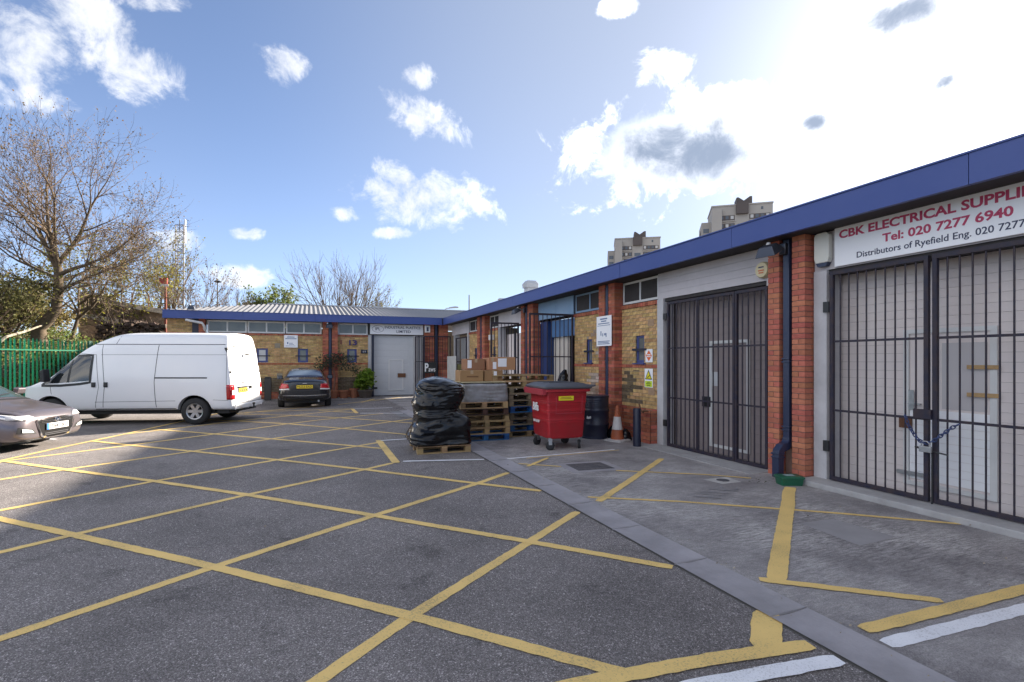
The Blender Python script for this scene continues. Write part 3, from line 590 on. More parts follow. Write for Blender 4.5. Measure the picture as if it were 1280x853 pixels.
# ------------------------------------------------------------------ back range of units (faces -Y)
YP, YW = 24.15, 24.38
bb = thing('workshop_range', 'low brick workshop range with blue fascia and pale corrugated roof across the back', 'building')
XL = -5.35
[obj('fascia_panel', B(XL-.05+i*2.818+.004, XL-.05+(i+1)*2.818-.004, 23.87+random.uniform(-.003, .003), 23.93, 3.345, 3.66), BLUE, bb) for i in range(4)]; obj('fascia_backing', B(XL-.04, 5.92, 23.9, 23.925, 3.35, 3.655), NAVY, bb); obj('fascia_cap', B(XL-.07, 5.91, 23.85, 23.96, 3.662, 3.68), BLUE, bb); obj('end_fascia', B(XL-.05, XL+.01, 23.932, 33, 3.345, 3.66), BLUE, bb)
obj('soffit', B(XL+.012, 6.6, 23.935, 24.6, ZS+.002, ZS+.02), SOFF, bb)
mb = MB(); n = int((13-XL)/.2*4); vs = []; RX = -2.0
for i in range(n+1):                  # corrugated, hipped at the left end
    x = XL+(13-XL)*i/n; d = .022*math.cos(2*math.pi*(x-XL)/.2); k = min(1, (x-XL)/(RX-XL)); vs += [(x, 23.92, 3.668+d), (x, 23.92+(29-23.92)*k, 3.668+.88*k+d)]
mb.add(vs, [(2*i, 2*i+2, 2*i+3, 2*i+1) for i in range(n)]); obj('roof', mb, mat('pale_roof_sheet', (.19, .19, .20), .6, var=.5, vscale=.8, col2=(.14, .145, .15)), bb)
obj('roof_hip', MB().add([(XL, 23.92, 3.668), (RX, 29, 4.54), (XL, 34, 3.668)], [(0, 1, 2)]).add([(RX, 29, 4.54), (13, 29, 4.54), (13, 34, 3.668), (XL, 34, 3.668)], [(0, 1, 2, 3)]), roofm, bb)
obj('ridge', B(RX, 13, 28.9, 29.1, 4.545, 4.6), roofm, bb)
obj('rear_wall', B(XL, 13, 33.6, 33.8, 0, 3.6), MORT, bb)
# front wall with window openings
wins = [(-2.10, -1.66), (-.47, -.05), (1.60, 2.02)]
holes = [(a, b, 1.56, 2.2) for a, b in wins]
for (a0, a1) in ((XL, -4.45), (-4.0, .55), (1.16, 2.52)):
    hh = [h for h in holes if a0 < h[0] < a1]
    w = wall_core(bb, 'Y', YW+.008, a0, a1, 0, 2.80, MORT, hh); L = brick_list(a0, a1, .003, 2.73, hh)
    low = [b for b in L if b[2] < .9]
    bricks(w, 'Y', YW, [b for b in L if b[2] >= .9], BR_Y); bricks(w, 'Y', YW, [b for b in low if b[2] >= .3], BR_D, name='sooty_brickwork'); bricks(w, 'Y', YW, [b for b in low if b[2] < .3], BR_R, name='plinth_brickwork')
    bricks(w, 'Y', YW-.012, brick_list(a0, a1, 1.475, 1.55, [], .215, .07), BR_R, name='band_brickwork'); bricks(w, 'Y', YW-.02, brick_list(a0, a1, 2.74, 2.81, [], .075, .075), BR_R, name='lintel_brickwork', depth=.08)
for (a, b), gm in zip(wins, (mat('net_curtain', (.45, .46, .47), .3), GLASS, GLASS)): window(bb, 'Y', YW, a, b, 1.56, 2.2, WINBL, gm, 1, .09, bar=.46)
for x in (.55, .94): pier(bb, 'Y', YP, x, x+.24, 0, ZS, YW+.05)
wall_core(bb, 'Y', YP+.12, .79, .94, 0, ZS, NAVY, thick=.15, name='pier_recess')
pier(bb, 'Y', YP, -4.2, -3.98, 0, ZS, YW+.05); obj('corner_board', B(-4.45, -4.2, YP+.1, YW+.2, 0, ZS), NAVY, bb)
for x0, x1 in ((5.10, 5.55), (5.78, 6.24)): pier(bb, 'Y', YP, x0, x1, 0, ZS, YW+.05)
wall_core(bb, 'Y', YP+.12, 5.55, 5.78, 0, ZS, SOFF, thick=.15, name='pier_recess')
obj('upper_wall', B(XL, -4.0, YW+.004, YW+.2, 2.81, ZS), MORT, bb); bricks(bb, 'Y', YW, brick_list(XL, -4.46, 2.815, ZS), BR_Y, name='gable_brickwork')
for i in range(3):
    a = -3.93+i*1.49; window(bb, 'Y', YW-.02, a, a+1.46, 2.83, ZS-.03, WHP, GLASS, 2, .06)
window(bb, 'Y', YW-.02, 1.2, 2.5, 2.83, ZS-.03, WHP, GLASS, 2, .06)
obj('door_post', B(2.52, 2.66, YW-.06, YW+.2, 0, 2.83), FRAMEG, bb); obj('door_post', B(4.62, 4.80, YW-.06, YW+.2, 0, 2.83), FRAMEG, bb); obj('gate_post', B(2.66, 2.76, YP+.02, YP+.12, 0, 2.83), NAVY, bb); obj('door_post', B(4.9, 5.08, YW-.06, YW+.2, 0, 2.83), FRAMEG, bb)
wall_core(bb, 'Y', YW+.05, 2.5, 5.1, 2.83, ZS, SOFF, name='door_head'); obj('dark_reveal', B(4.4, 5.1, YW+.1, YW+.3, 0, 2.83), SHUT3, bb)
t5, wd, bx = slat_door('roller_door', 'pale grey roller door with white wicket frame under the plastics sign', 'Y', 24.5, 2.62, 4.64, .03, 2.84, SHUT3, .30, (3.45, 4.15, .24, 1.72), None)
obj('lock_plate', bx(-.06, -.03, 3.88, 4.25, .86, 1.05), RUST, wd); obj('letter_slot', bx(-.03, -.008, 2.72, 2.95, .33, .42), BLK, t5); obj('shadow_gap', bx(-.02, .01, 2.62, 4.64, .0, .03), SOFF, t5)
for x in (-1.35, .02): pass
for (x, z) in ((-1.28, 2.30), (-1.2, 1.0)): obj('air_brick', B(x-.11, x+.11, YW-.008, YW+.01, z-.1, z+.1), MORT, bb)

# ------------------------------------------------------------------ security gates
def gate_leaf(t, x0, x1, z0, z1, n, rails, heavy=(0, 1), heavy_w=.046, bar_r=.0095):
    def post(x): obj('stile', B(x-heavy_w/2, x+heavy_w/2, -.025, .025, z0, z1), BARS, t, bevel=.004)
    for s, x in ((0, x0), (1, x1)):
        if s in heavy: post(x)
    for z in (z0+.025, z1-.025): obj('rail', B(min(x0, x1)+heavy_w/2, max(x0, x1)-heavy_w/2, -.022, .022, z-.024, z+.024), BARS, t)
    for z in rails: obj('rail', B(min(x0, x1)+heavy_w/2, max(x0, x1)-heavy_w/2, -.008, .008, z-.014, z+.014), BARS, t)
    bm_ = MB().tube([(0, 0, z0+.05), (0, 0, z1-.05)], bar_r, 8).mesh('bar', BARS, 60)
    for i in range(1, n+1): link('bar', bm_, t, loc=(x0+(x1-x0)*i/(n+1), 0, 0))
GX = 6.395
# local x of a gate runs from far (large Y) to near: rotate by -90 degrees
ga = thing('security_gate', 'dark barred gate leaf hung on the grey post right of the brick piers', 'gate', (GX, 4.73, 0), R(-90)); gate_leaf(ga, .02, 1.13, .085, 2.82, 9, (1.0, 1.90))
for z in (.52, 2.36): obj('hinge', B(-.09, -.01, -.03, .03, z-.07, z+.07), BLK, ga)
gb = thing('security_gate', 'dark barred gate leaf at the right edge of the photo', 'gate', (GX, 4.73, 0), R(-90)); gate_leaf(gb, 1.215, 2.34, .085, 2.82, 9, (1.0, 1.90))
obj('drop_bolt', MB().tube([(1.20, -.035, .02), (1.20, -.035, .62), (1.20, -.06, .66), (1.36, -.06, .64)], .009, 8), BLK, gb); obj('lock_box', B(1.02, 1.20, -.06, -.027, 1.0, 1.11), BARS, ga, bevel=.006)
obj('latch', MB().tube([(1.13, -.05, .66), (1.05, -.07, .69)], .012, 6), BLK, ga)
# chain and padlock
ch = thing('chain', 'dark blue chain looped through the two gate leaves', 'chain', (GX-.06, 3.56, .98)); CH = mat('chain_paint', (.05, .07, .17), .35, metal=.4)
pts = [(0.0, .23, .05), (0, .2, -.05), (-.005, .14, -.15), (-.01, .08, -.22), (-.01, .02, -.245), (-.01, -.06, -.21), (-.005, -.14, -.13), (0, -.22, -.05), (0, -.29, .0)]
lk = MB(); 
for i in range(17): a = 2*math.pi*i/16; lk.v.append((0, 0, 0))
lk = MB().tube([(.030*math.cos(2*math.pi*i/10), .016*math.sin(2*math.pi*i/10), 0) for i in range(11)], .006, 6).mesh('link', CH, 60)
P = []; 
for i in range(len(pts)-1):
    a, b = Vector(pts[i]), Vector(pts[i+1]); n = max(1, round((b-a).length/.042)); P += [(a.lerp(b, (j+.5)/n), (b-a).normalized()) for j in range(n)]
for i, (p, t) in enumerate(P):
    o = link('link', lk, ch, loc=p); o.rotation_mode = 'QUATERNION'; o.rotation_quaternion = t.to_track_quat('X', 'Z') @ Euler((R(90*(i % 2)), 0, 0)).to_quaternion()
pk = thing('padlock', 'brass grey padlock hanging at the bottom of the gate chain', 'padlock', (GX-.08, 3.57, .64)); obj('body', B(-.016, .016, -.06, .06, 0, .065), METAL, pk, bevel=.005); obj('shackle', MB().tube([(0, -.04, .06), (0, -.038, .1), (0, -.015, .12), (0, .015, .12), (0, .038, .1), (0, .04, .06)], .007, 8), METAL, pk)
gc = thing('security_gate', 'wide dark barred gate leaf in front of the brown roller door', 'gate', (GX, 8.04, 0), R(-90)); gate_leaf(gc, .03, 1.66, .02, 2.77, 13, (.945, 1.885), heavy_w=.042, bar_r=.0115)
obj('middle_stile', B(.80, .84, -.022, .022, .07, 2.72), BARS, gc)
gd = thing('security_gate', 'narrow dark barred gate leaf beside the brick pier with drainpipe', 'gate', (GX, 8.04, 0), R(-90)); gate_leaf(gd, 1.71, 2.30, .02, 2.77, 4, (.945, 1.885), heavy_w=.042, bar_r=.0115)
for z in (.45, 2.5): obj('hinge', B(-.10, .0, -.03, .03, z-.06, z+.06), BLK, gc)
ge = thing('security_gate', 'barred gate leaf swung open beside the blue doorway', 'gate', (6.42, 11.86, 0), R(180)); gate_leaf(ge, .03, 1.24, .06, 2.86, 9, (1.75,), heavy_w=.04, bar_r=.012)
gf = thing('security_gate', 'barred gate leaf swung open in front of the far piers', 'gate', (6.24, 15.15, 0), R(178)); gate_leaf(gf, .03, .93, .06, 2.86, 7, (1.75,), heavy_w=.05, bar_r=.012)
gg = thing('security_gate', 'thin barred gate leaf folded back against the red corner piers', 'gate', (5.06, 24.02, 0), 0); gate_leaf(gg, 0, 1.25, .06, 2.82, 9, (1.6,), heavy_w=.05, bar_r=.010)
gh = thing('security_gate', 'dark gate leaf edge-on at right end of the pale roller door', 'gate', (4.66, 24.1, 0), 0); gate_leaf(gh, 0, .36, .06, 2.8, 3, (1.6,), heavy_w=.06, bar_r=.010)
gi = thing('security_gate', 'narrow barred gate leaf in the far right corner', 'gate', (6.38, 23.2, 0), R(-90)); gate_leaf(gi, 0, 1.7, .05, 2.7, 9, (1.6,), heavy_w=.06)

# ------------------------------------------------------------------ pipes, lamps, alarms
def drainpipe(label, Y, X, shoe=True, facing='X', m=NAVY2):
    t = thing('drainpipe', label, 'drainpipe', (X, Y, 0), 0 if facing == 'X' else R(90)); w = .05
    obj('pipe', B(-w, w, -w, w, .55 if shoe else 0, 3.36), m, t, bevel=.012)
    for z in ((1.62, .66) if shoe else (1.6,)):
        for k in (0, .045): obj('collar', B(-w-.012, w+.012, -w-.012, w+.012, z+k, z+k+.022), m, t, bevel=.004)
    if shoe:
        mb = MB(); path = [(0, .56), (-.01, .50), (-.06, .45), (-.14, .43), (-.19, .38), (-.20, .30), (-.20, .02)]
        vs = []
        for i, (x, z) in enumerate(path):
            a = Vector(path[max(i-1, 0)]); b = Vector(path[min(i+1, len(path)-1)]); d = (b-a).normalized(); nx, nz = -d.y, d.x
            for s, q in ((1, -1), (1, 1), (-1, 1), (-1, -1)): vs.append((x+nx*w*1.1*s, q*w*1.1, z+nz*w*1.1*s))
        fs = [(4*i+k, 4*i+(k+1) % 4, 4*i+4+(k+1) % 4, 4*i+4+k) for i in range(len(path)-1) for k in range(4)]+[(0, 3, 2, 1), tuple(range(4*len(path)-4, 4*len(path)))]
        obj('shoe', mb.add(vs, fs), m, t, bevel=.01)
        for k in (0, .05): obj('collar', B(-.2-w-.015, -.2+w+.015, -w-.015, w+.015, .29+k, .312+k), m, t, bevel=.004)
    return t
drainpipe('dark blue square drainpipe kicked out at its foot between the two nearest brick piers', 5.295, 6.30)
drainpipe('dark drainpipe between brick piers behind the black drum', 9.98, 6.30, False)
drainpipe('dark drainpipe between the piers behind the cardboard boxes', 14.62, 6.30, False); drainpipe('far dark drainpipe on the right hand row', 19.12, 6.30, False)
drainpipe('dark drainpipe between red corner piers at the back', 24.2, 5.665, False, 'Y'); drainpipe('dark drainpipe behind the black car on the back wall', 24.2, .865, False, 'Y')
HOUS = mat('lamp_housing', (.05, .055, .07), .3, metal=.5)
def floodlight(label, loc, rz):
    t = thing('floodlight', label, 'lamp', loc, rz)
    obj('bracket', B(-.02, .14, -.05, .05, -.06, .10), HOUS, t, bevel=.01); obj('arm', MB().tube([(0, 0, .03), (-.12, .02, .05), (-.2, .03, .02)], .02, 8), METAL, t)
    M = Matrix.Translation((-.26, .04, -.02)) @ Euler((0, R(-28), 0)).to_matrix().to_4x4()
    h = MB(); h.add([M @ Vector(p) for p in [(-.13, -.15, -.05), (.13, -.15, -.05), (.13, .15, -.05), (-.13, .15, -.05), (-.06, -.1, .07), (.07, -.1, .07), (.07, .1, .07), (-.06, .1, .07)]], [(0, 3, 2, 1), (4, 5, 6, 7), (0, 1, 5, 4), (1, 2, 6, 5), (2, 3, 7, 6), (3, 0, 4, 7)])
    obj('housing', h, HOUS, t, bevel=.008); obj('lens', MB().add([M @ Vector(p) for p in [(-.11, -.13, -.054), (.11, -.13, -.054), (.11, .13, -.054), (-.11, .13, -.054)]], [(0, 3, 2, 1)]), mat('lamp_glass', (.45, .43, .38), .1), t)
    obj('sensor', MB().lathe([(0, -.04), (.03, -.03), (.035, 0), (.02, .03), (0, .035)], 12, Matrix.Translation((-.16, .11, .09))), WHP, t, smooth=60)
floodlight('black floodlight on the nearest brick pier under the fascia', (6.2, 5.30, 3.20), R(8))
floodlight('floodlight on the far pier above the open gate', (6.2, 14.65, 3.2), 0)
floodlight('small floodlight under the fascia above the black car', (.86, 24.1, 3.2), R(90))
floodlight('floodlight on the roof edge at the left end of the back range', (-4.3, 23.8, 3.78), R(90))
al = thing('alarm_box', 'white plastic alarm box with dark base beside the electrical sign', 'alarm', (XW-.035, 4.82, 2.95))
obj('cover', MB().prism([(.0, .06), (.02, .0), (.19, .0), (.21, .06), (.21, .36), (.17, .40), (.04, .40), (.0, .36)], .085, wallX(.105, 0, 0)), mat('cream_plastic', (.62, .61, .55), .45), al, bevel=.01)
obj('base', MB().prism([(.02, .0), (.19, .0), (.16, -.05), (.05, -.05)], .075, wallX(.105, 0, 0)), NAVY2, al)
al = thing('alarm_bell', 'round yellowish alarm bell box on grey cladding above the brown door', 'alarm', (XW-.035, 5.80, 3.02)); M = frame_M((0, 0, 0), (0, -1, 0), (0, 0, 1))
obj('cover', MB().lathe([(.125, 0), (.125, .05), (.11, .075), (.0, .078)], 28, M), mat('bell_plastic', (.55, .48, .30), .5), al, smooth=40)
for k_, (w_, z_, m_) in enumerate(((.10, .03, 'navy_lettering'), (.11, -.02, 'orange_print'), (.09, -.055, 'orange_print'))): obj('print', MB().prism([(-w_/2, z_), (w_/2, z_), (w_/2, z_+.02), (-w_/2, z_+.02)], .001, M @ Matrix.Translation((0, 0, .0785))), mat('orange_print', (.5, .14, .05), .5) if k_ else NAVYTXT, al)
al = thing('alarm_box', 'small white alarm box on the red corner pier at the back', 'alarm', (5.22, YP-.005, 2.98)); obj('cover', B(-.13, .13, -.09, 0, -.0, .34), mat('white_plastic', (.62, .62, .62), .4), al, bevel=.02); obj('print', B(-.05, .05, -.094, -.0905, .06, .26), NAVYTXT, al)
al = thing('alarm_box', 'small white box lamp on the far yellow brick wall above the boxes', 'alarm', (XW, 18.2, 2.42)); obj('cover', B(-.16, 0, -.12, .12, 0, .2), mat('white_plastic', (.62, .62, .62), .4), al, bevel=.02)
tag(obj('overflow_pipe', MB().tube([(-4.6, 23.8, 3.28), (-4.05, 23.95, 3.18), (-3.98, 24.0, 3.05), (-3.98, 24.3, 2.8)], .05, 10), WHP, smooth=60), 'white plastic pipe bending down from the fascia at left of the back range', 'pipe')
tag(obj('hose_reel', MB().lathe([(.1, -.05), (.16, -.03), (.16, .03), (.1, .05)], 16, frame_M((1.28, YW-.06, 1.82), (1, 0, 0), (0, 0, 1))), mat('red_metal', (.35, .05, .03), .5), smooth=40), 'small red round fitting on brick wall left of the number thirteen window', 'fitting')

# ------------------------------------------------------------------ signs
def sign_panel(name, label, M, w, h, m=SIGNW, d=.02):
    t = thing(name, label, 'sign', M.translation); Ml = M.copy(); Ml.translation = (0, 0, 0)
    obj('panel', MB().prism([(0, 0), (w, 0), (w, h), (0, h)], d, Ml), m, t, bevel=.003); return t, Ml @ Matrix.Translation((0, 0, d+.001))
def put(t, Ml, s, x, y, w, h, m, bold=0.0, align='LEFT', n='lettering'): return link(n, text_mesh(s, m, Ml @ Matrix.Translation((x, y, 0)), w, h, align, bold), t)
def lines(t, Ml, L_, m):
    for x, y, w, h in L_: obj('print_line', MB().prism([(x, y), (x+w, y), (x+w, y+h), (x, y+h)], .001, Ml), m, t)
def ycol(px, X):      # where a photo column meets the plane X on the right wall
    d = px_dir(px, HOR); return d.y*X/d.x
sx = 6.385; y0_ = ycol(1043, sx)
s, Ml = sign_panel('shop_sign', 'large white sign with red and navy lettering above the chained gate', wallX(y0_, 2.875, sx+.02), 2.42, .51)
def srow(txt, c0, c1, z0, h, m, bold): a, b = ycol(c0, sx), ycol(c1, sx); put(s, Ml, txt, y0_-a, z0-2.875, a-b, h, m, bold)
srow('CBK ELECTRICAL SUPPLIES', 1049, 1304, 3.225, .108, REDTXT, .03); srow('Tel: 020 7277 6940', 1103, 1267, 3.065, .105, REDTXT, .026); srow('Distributors of Ryefield Eng. 020 7277', 1071, 1282, 2.915, .098, NAVYTXT, .010)
s, Ml = sign_panel('shop_sign', 'white sign reading Industrial Plastics Limited above the pale roller door', wallY(2.60, 2.87, YW-.07), 2.46, .47)
put(s, Ml, 'INDUSTRIAL PLASTICS', .66, .27, 1.66, .12, NAVYTXT, .01); put(s, Ml, 'LIMITED', 1.2, .08, .66, .12, NAVYTXT, .01); put(s, Ml, 'IPL', .24, .18, .22, .14, NAVYTXT, .01)
M2 = Ml @ Matrix.Translation((.35, .245, .0)); obj('oval', MB().tube([M2 @ Vector((.26*math.cos(2*math.pi*i/28), .15*math.sin(2*math.pi*i/28), .001)) for i in range(29)], .007, 5), NAVYTXT, s)
s, Ml = sign_panel('notice_board', 'white notice with small print on the brick pier behind the drum', wallX(10.33, 1.98, XP-.03), .62, .68)
BLU = mat('blue_print', (.10, .16, .30), .5)
lines(s, Ml, [(.16, .60, .30, .03), (.2, .55, .22, .025), (.04, .46, .54, .012), (.07, .50, .48, .02), (.18, .24, .035, .10), (.26, .22, .03, .07), (.34, .24, .05, .05), (.4, .2, .03, .09), (.06, .10, .5, .016), (.06, .07, .46, .016), (.06, .04, .5, .016)], BLU)
s, Ml = sign_panel('warning_sign', 'white sign with orange diamond on the yellow brick bay', wallX(ycol(806.5, 6.43), 1.615, 6.44), .235, .27, d=.006)
ORG = mat('orange_print2', (.72, .13, .02), .5); obj('diamond', MB().prism([(.117, .02), (.215, .135), (.117, .25), (.02, .135)], .001, Ml), ORG, s); lines(s, Ml @ Matrix.Translation((0, 0, .0012)), [(.062, .142, .11, .026), (.05, .108, .135, .02)], WHTXT)
s, Ml = sign_panel('warning_sign', 'white and lime sign with yellow triangle below the orange diamond sign', wallX(ycol(805.5, 6.43), 1.10, 6.44), .27, .385, d=.006)
LIM = mat('lime_print', (.55, .68, .03), .5); YLW = mat('yellow_print', (.75, .66, .02), .5)
obj('triangle', MB().prism([(.02, .165), (.25, .165), (.135, .365)], .001, Ml), BLKTXT, s); Mu = Ml @ Matrix.Translation((0, 0, .0012)); obj('triangle_inner', MB().prism([(.05, .183), (.22, .183), (.135, .33)], .001, Mu), YLW, s)
obj('arrow', MB().prism([(.10, .19), (.19, .245), (.18, .26), (.09, .205)], .001, Mu @ Matrix.Translation((0, 0, .0012))), BLKTXT, s); obj('caption', MB().prism([(.02, .015), (.25, .015), (.25, .135), (.02, .135)], .001, Ml), LIM, s); lines(s, Mu, [(.09, .10, .09, .018), (.06, .07, .15, .018), (.08, .035, .11, .02)], mat('green_print', (.12, .2, .02), .5))
s, Ml = sign_panel('notice_board', 'white notice with blue print on the back wall between blue windows', wallY(-1.02, 2.22, YW-.03), .55, .54); lines(s, Ml, [(.12, .44, .3, .035), (.05, .37, .45, .03), (.12, .15, .05, .09), (.2, .13, .2, .02), (.2, .18, .15, .02), (.06, .06, .4, .018)], BLU)
s = thing('unit_number', 'dark blue number 13 fixed to the yellow brick of the back wall', 'number', (1.68, YW-.012, 2.35)); PUR = mat('number_blue', (.045, .03, .12), .4); link('digits', text_mesh('13', PUR, wallY(0, 0, 0), .34, .24, bold=.03, depth=.05), s)
s = thing('unit_number', 'faded red digit on yellow brick left of the number 13', 'number', (1.30, YW-.01, 2.38)); link('digits', text_mesh('1', mat('faded_red', (.20, .07, .05), .6), wallY(0, 0, 0), .07, .2, depth=.04), s)
s, Ml = sign_panel('number_plate', 'small navy plate with white number beside the window by the plastics door', wallY(2.20, 1.98, YW-.02), .28, .17, NAVY); put(s, Ml, '11', .09, .04, .10, .09, WHTXT)
s, Ml = sign_panel('hanging_sign', 'black sign with white script on the red corner pier', wallY(4.98, 1.05, 23.88), .62, .52, BLK, .03); put(s, Ml, 'P', .06, .08, .18, .40, WHTXT, .03); put(s, Ml, 'aws', .24, .08, .32, .16, WHTXT, .01)
tag(obj('white_board', B(6.0, 6.03, 21.9, 23.4, 0, 1.85), mat('board_white', (.55, .55, .53), .6, var=.4, vscale=3)), 'tall white board leaning upright before the far corner shutter', 'board')
tag(obj('yellow_plate', B(5.97, 5.99, 20.9, 21.5, .5, 1.5), mat('olive_plate', (.10, .095, .02), .6, var=.5, vscale=5)), 'dark olive panel standing beside the white board in the corner', 'board')

# ------------------------------------------------------------------ vehicles: subdivided loft, wheel arches cut, panes and seams laid on the skin
def car_body(name, st, parent, m, arches, ar, sub=2):
    """st: list of (x, [(y, z) half section from sill to roof centre]); mirrored, capped"""
    K = len(st[0][1]); vs = []; fs = []
    for x, sec in st:
        row = [(x if len(p) < 3 else x+p[2], p[0], p[1]) for p in sec]
        vs += row+[(q[0], -q[1], q[2]) for q in row[::-1] if abs(q[1]) > 1e-6]
    n = len(vs)//len(st)
    for i in range(len(st)-1):
        for k in range(n): fs.append((i*n+k, i*n+(k+1) % n, (i+1)*n+(k+1) % n, (i+1)*n+k))
    # caps as quad ladders so that subdivision stays tidy
    for base, flip in ((0, 0), ((len(st)-1)*n, 1)):
        a = list(range(K)); b = [0]+[n-k for k in range(1, K-1)]+[K-1]
        for k in range(K-1):
            q = (base+a[k], base+a[k+1], base+b[k+1], base+b[k])
            q = tuple(dict.fromkeys(q)); fs.append(q if flip else q[::-1])
    me = bpy.data.meshes.new(name); me.from_pydata(vs, [], fs); bm = bmesh.new(); bm.from_mesh(me); bmesh.ops.recalc_face_normals(bm, faces=bm.faces); bm.to_mesh(me); bm.free()
    o = bpy.data.objects.new('tmp', me); COL.objects.link(o); s = o.modifiers.new('s', 'SUBSURF'); s.levels = s.render_levels = sub
    skin = bpy.data.meshes.new_from_object(o.evaluated_get(DG())); bv = BVHTree.FromPolygons([v.co.copy() for v in skin.vertices], [p.vertices[:] for p in skin.polygons])
    cuts = []
    for ax in arches:
        c = MB().tube([(ax[0], -3, ax[1]), (ax[0], 3, ax[1])], ar, 40).mesh('c', m); cb = bmesh.new(); cb.from_mesh(c); bmesh.ops.recalc_face_normals(cb, faces=cb.faces); cb.to_mesh(c); cb.free(); co = bpy.data.objects.new('c', c); COL.objects.link(co); cuts.append(co)
        b = o.modifiers.new('b', 'BOOLEAN'); b.operation = 'DIFFERENCE'; b.object = co; b.solver = 'EXACT'
    bpy.context.view_layer.update(); fin = bpy.data.meshes.new_from_object(o.evaluated_get(DG())); print('CUT', name, len(skin.polygons), len(fin.polygons)); bpy.data.objects.remove(o)
    for c in cuts: bpy.data.objects.remove(c)
    fin.materials.clear(); fin.materials.append(m); fin.polygons.foreach_set('use_smooth', [True]*len(fin.polygons)); fin.polygons.foreach_set('material_index', [0]*len(fin.polygons)); fin.set_sharp_from_angle(angle=R(42))
    return link(name, fin, parent), bv
def skin_pt(bv, p, axis, off):
    """drop a 2D point on the skin; axis '+y','-y' (p=x,z) '+x','-x' (p=y,z) 'z' (p=x,y)"""
    if axis[1:] == 'y': s = 1 if axis[0] == '+' else -1; o = Vector((p[0], 4*s, p[1])); d = Vector((0, -s, 0))
    elif axis[1:] == 'x': s = 1 if axis[0] == '+' else -1; o = Vector((9*s, p[0], p[1])); d = Vector((-s, 0, 0))
    else: o = Vector((p[0], p[1], 5)); d = Vector((0, 0, -1))
    h, nrm, _, _ = bv.ray_cast(o, d)
    if h is None:
        h, nrm, _, _ = bv.find_nearest(o+d*(4 if axis[1:] == 'y' else 5)); 
    if nrm.dot(d) > 0: nrm = -nrm
    return h + nrm*off
def on_skin(name, bv, quad, axis, m, parent, off=.004, nu=10, nv=8, thick=.0):
    a, b, c, d = [Vector(q) for q in quad]; mb = MB(); vs = []
    for i in range(nu+1):
        for j in range(nv+1):
            u, v = i/nu, j/nv; p = (a.lerp(b, u)).lerp(d.lerp(c, u), v); vs.append(skin_pt(bv, p, axis, off))
    mb.add(vs, [(i*(nv+1)+j, (i+1)*(nv+1)+j, (i+1)*(nv+1)+j+1, i*(nv+1)+j+1) for i in range(nu) for j in range(nv)])
    o = obj(name, mb, m, parent, smooth=80)
    if thick: s = o.modifiers.new('solid', 'SOLIDIFY'); s.thickness = thick; s.offset = 0
    return o
def seam(bv, pts, axis, parent, w=.010, m=None, off=.0025, name='panel_gap'):
    mb = MB(); P = []
    for i in range(len(pts)-1):
        a, b = Vector(pts[i]), Vector(pts[i+1]); n = max(2, int((b-a).length/.06)); P += [a.lerp(b, j/n) for j in range(n)]
    P.append(Vector(pts[-1])); vs = []
    for i, p in enumerate(P):
        t = (P[min(i+1, len(P)-1)]-P[max(i-1, 0)]).normalized(); nn = Vector((-t.y, t.x))*w/2; vs += [skin_pt(bv, p+nn, axis, off), skin_pt(bv, p-nn, axis, off)]
    mb.add(vs, [(2*i, 2*i+1, 2*i+3, 2*i+2) for i in range(len(P)-1)]); return obj(name, mb, m or GAP, parent, smooth=80)
GAP = mat('panel_gap', (.05, .05, .055), .8); TRIM = mat('car_trim', (.02, .02, .022), .55); LENSR = mat('red_lens', (.40, .008, .012), .15, coat=.5); LENSW = mat('clear_lens', (.62, .62, .64), .12, coat=.5); CHROME = mat('chrome', (.72, .72, .74), .15, metal=1.0)
PLY = mat('plate_yellow', (.70, .52, .02), .45); PLW = mat('plate_white', (.50, .50, .50), .45); PLB = mat('plate_blue', (.02, .15, .5), .45); WARN = mat('wheel_alloy', (.42, .42, .43), .35, metal=.7, var=.3, vscale=10)
def wheel(parent, x, y, r, w, rim_r, spokes=5, rimm=None, side=1):
    M = Matrix.Translation((x, y, r)) @ Euler((R(-90*side), 0, 0)).to_matrix().to_4x4()      # local z points outwards
    o = obj('wheel', MB().lathe([(.0, -.03), (rim_r*.98, -.03), (rim_r*.98, -.02)], 28, M), TRIM, parent, smooth=40)
    obj('tyre', MB().lathe([(rim_r, -w/2), (r*.90, -w/2), (r*.985, -w*.38), (r, -w*.25), (r, w*.25), (r*.985, w*.38), (r*.9, w/2), (rim_r+.012, w/2), (rim_r, w/2-.02), (rim_r-.01, 0)], 36, M, cap=False), RUB, o, smooth=50)
    rm = MB(); rm.lathe([(rim_r*.86, w*.26), (rim_r, w*.42), (rim_r+.004, w*.46), (rim_r*.9, w*.40), (rim_r*.84, w*.2)], 32, M, cap=False)
    rm.lathe([(.0, w*.30), (.05, w*.30), (.075, w*.2), (.075, 0), (0, 0)][::-1], 16, M)
    for k in range(spokes):
        A = M @ Matrix.Rotation(2*math.pi*k/spokes, 4, 'Z'); b = .035; c = .05
        rm.add([A @ Vector(p) for p in [(.05, -b, .0), (rim_r*.93, -c, .0), (rim_r*.93, c, .0), (.05, b, .0), (.05, -b, w*.30), (rim_r*.93, -c*.8, w*.36), (rim_r*.93, c*.8, w*.36), (.05, b, w*.30)]], [(0, 3, 2, 1), (4, 5, 6, 7), (0, 1, 5, 4), (1, 2, 6, 5), (2, 3, 7, 6), (3, 0, 4, 7)])
    obj('rim', rm, rimm or WARN, o, smooth=40); return o
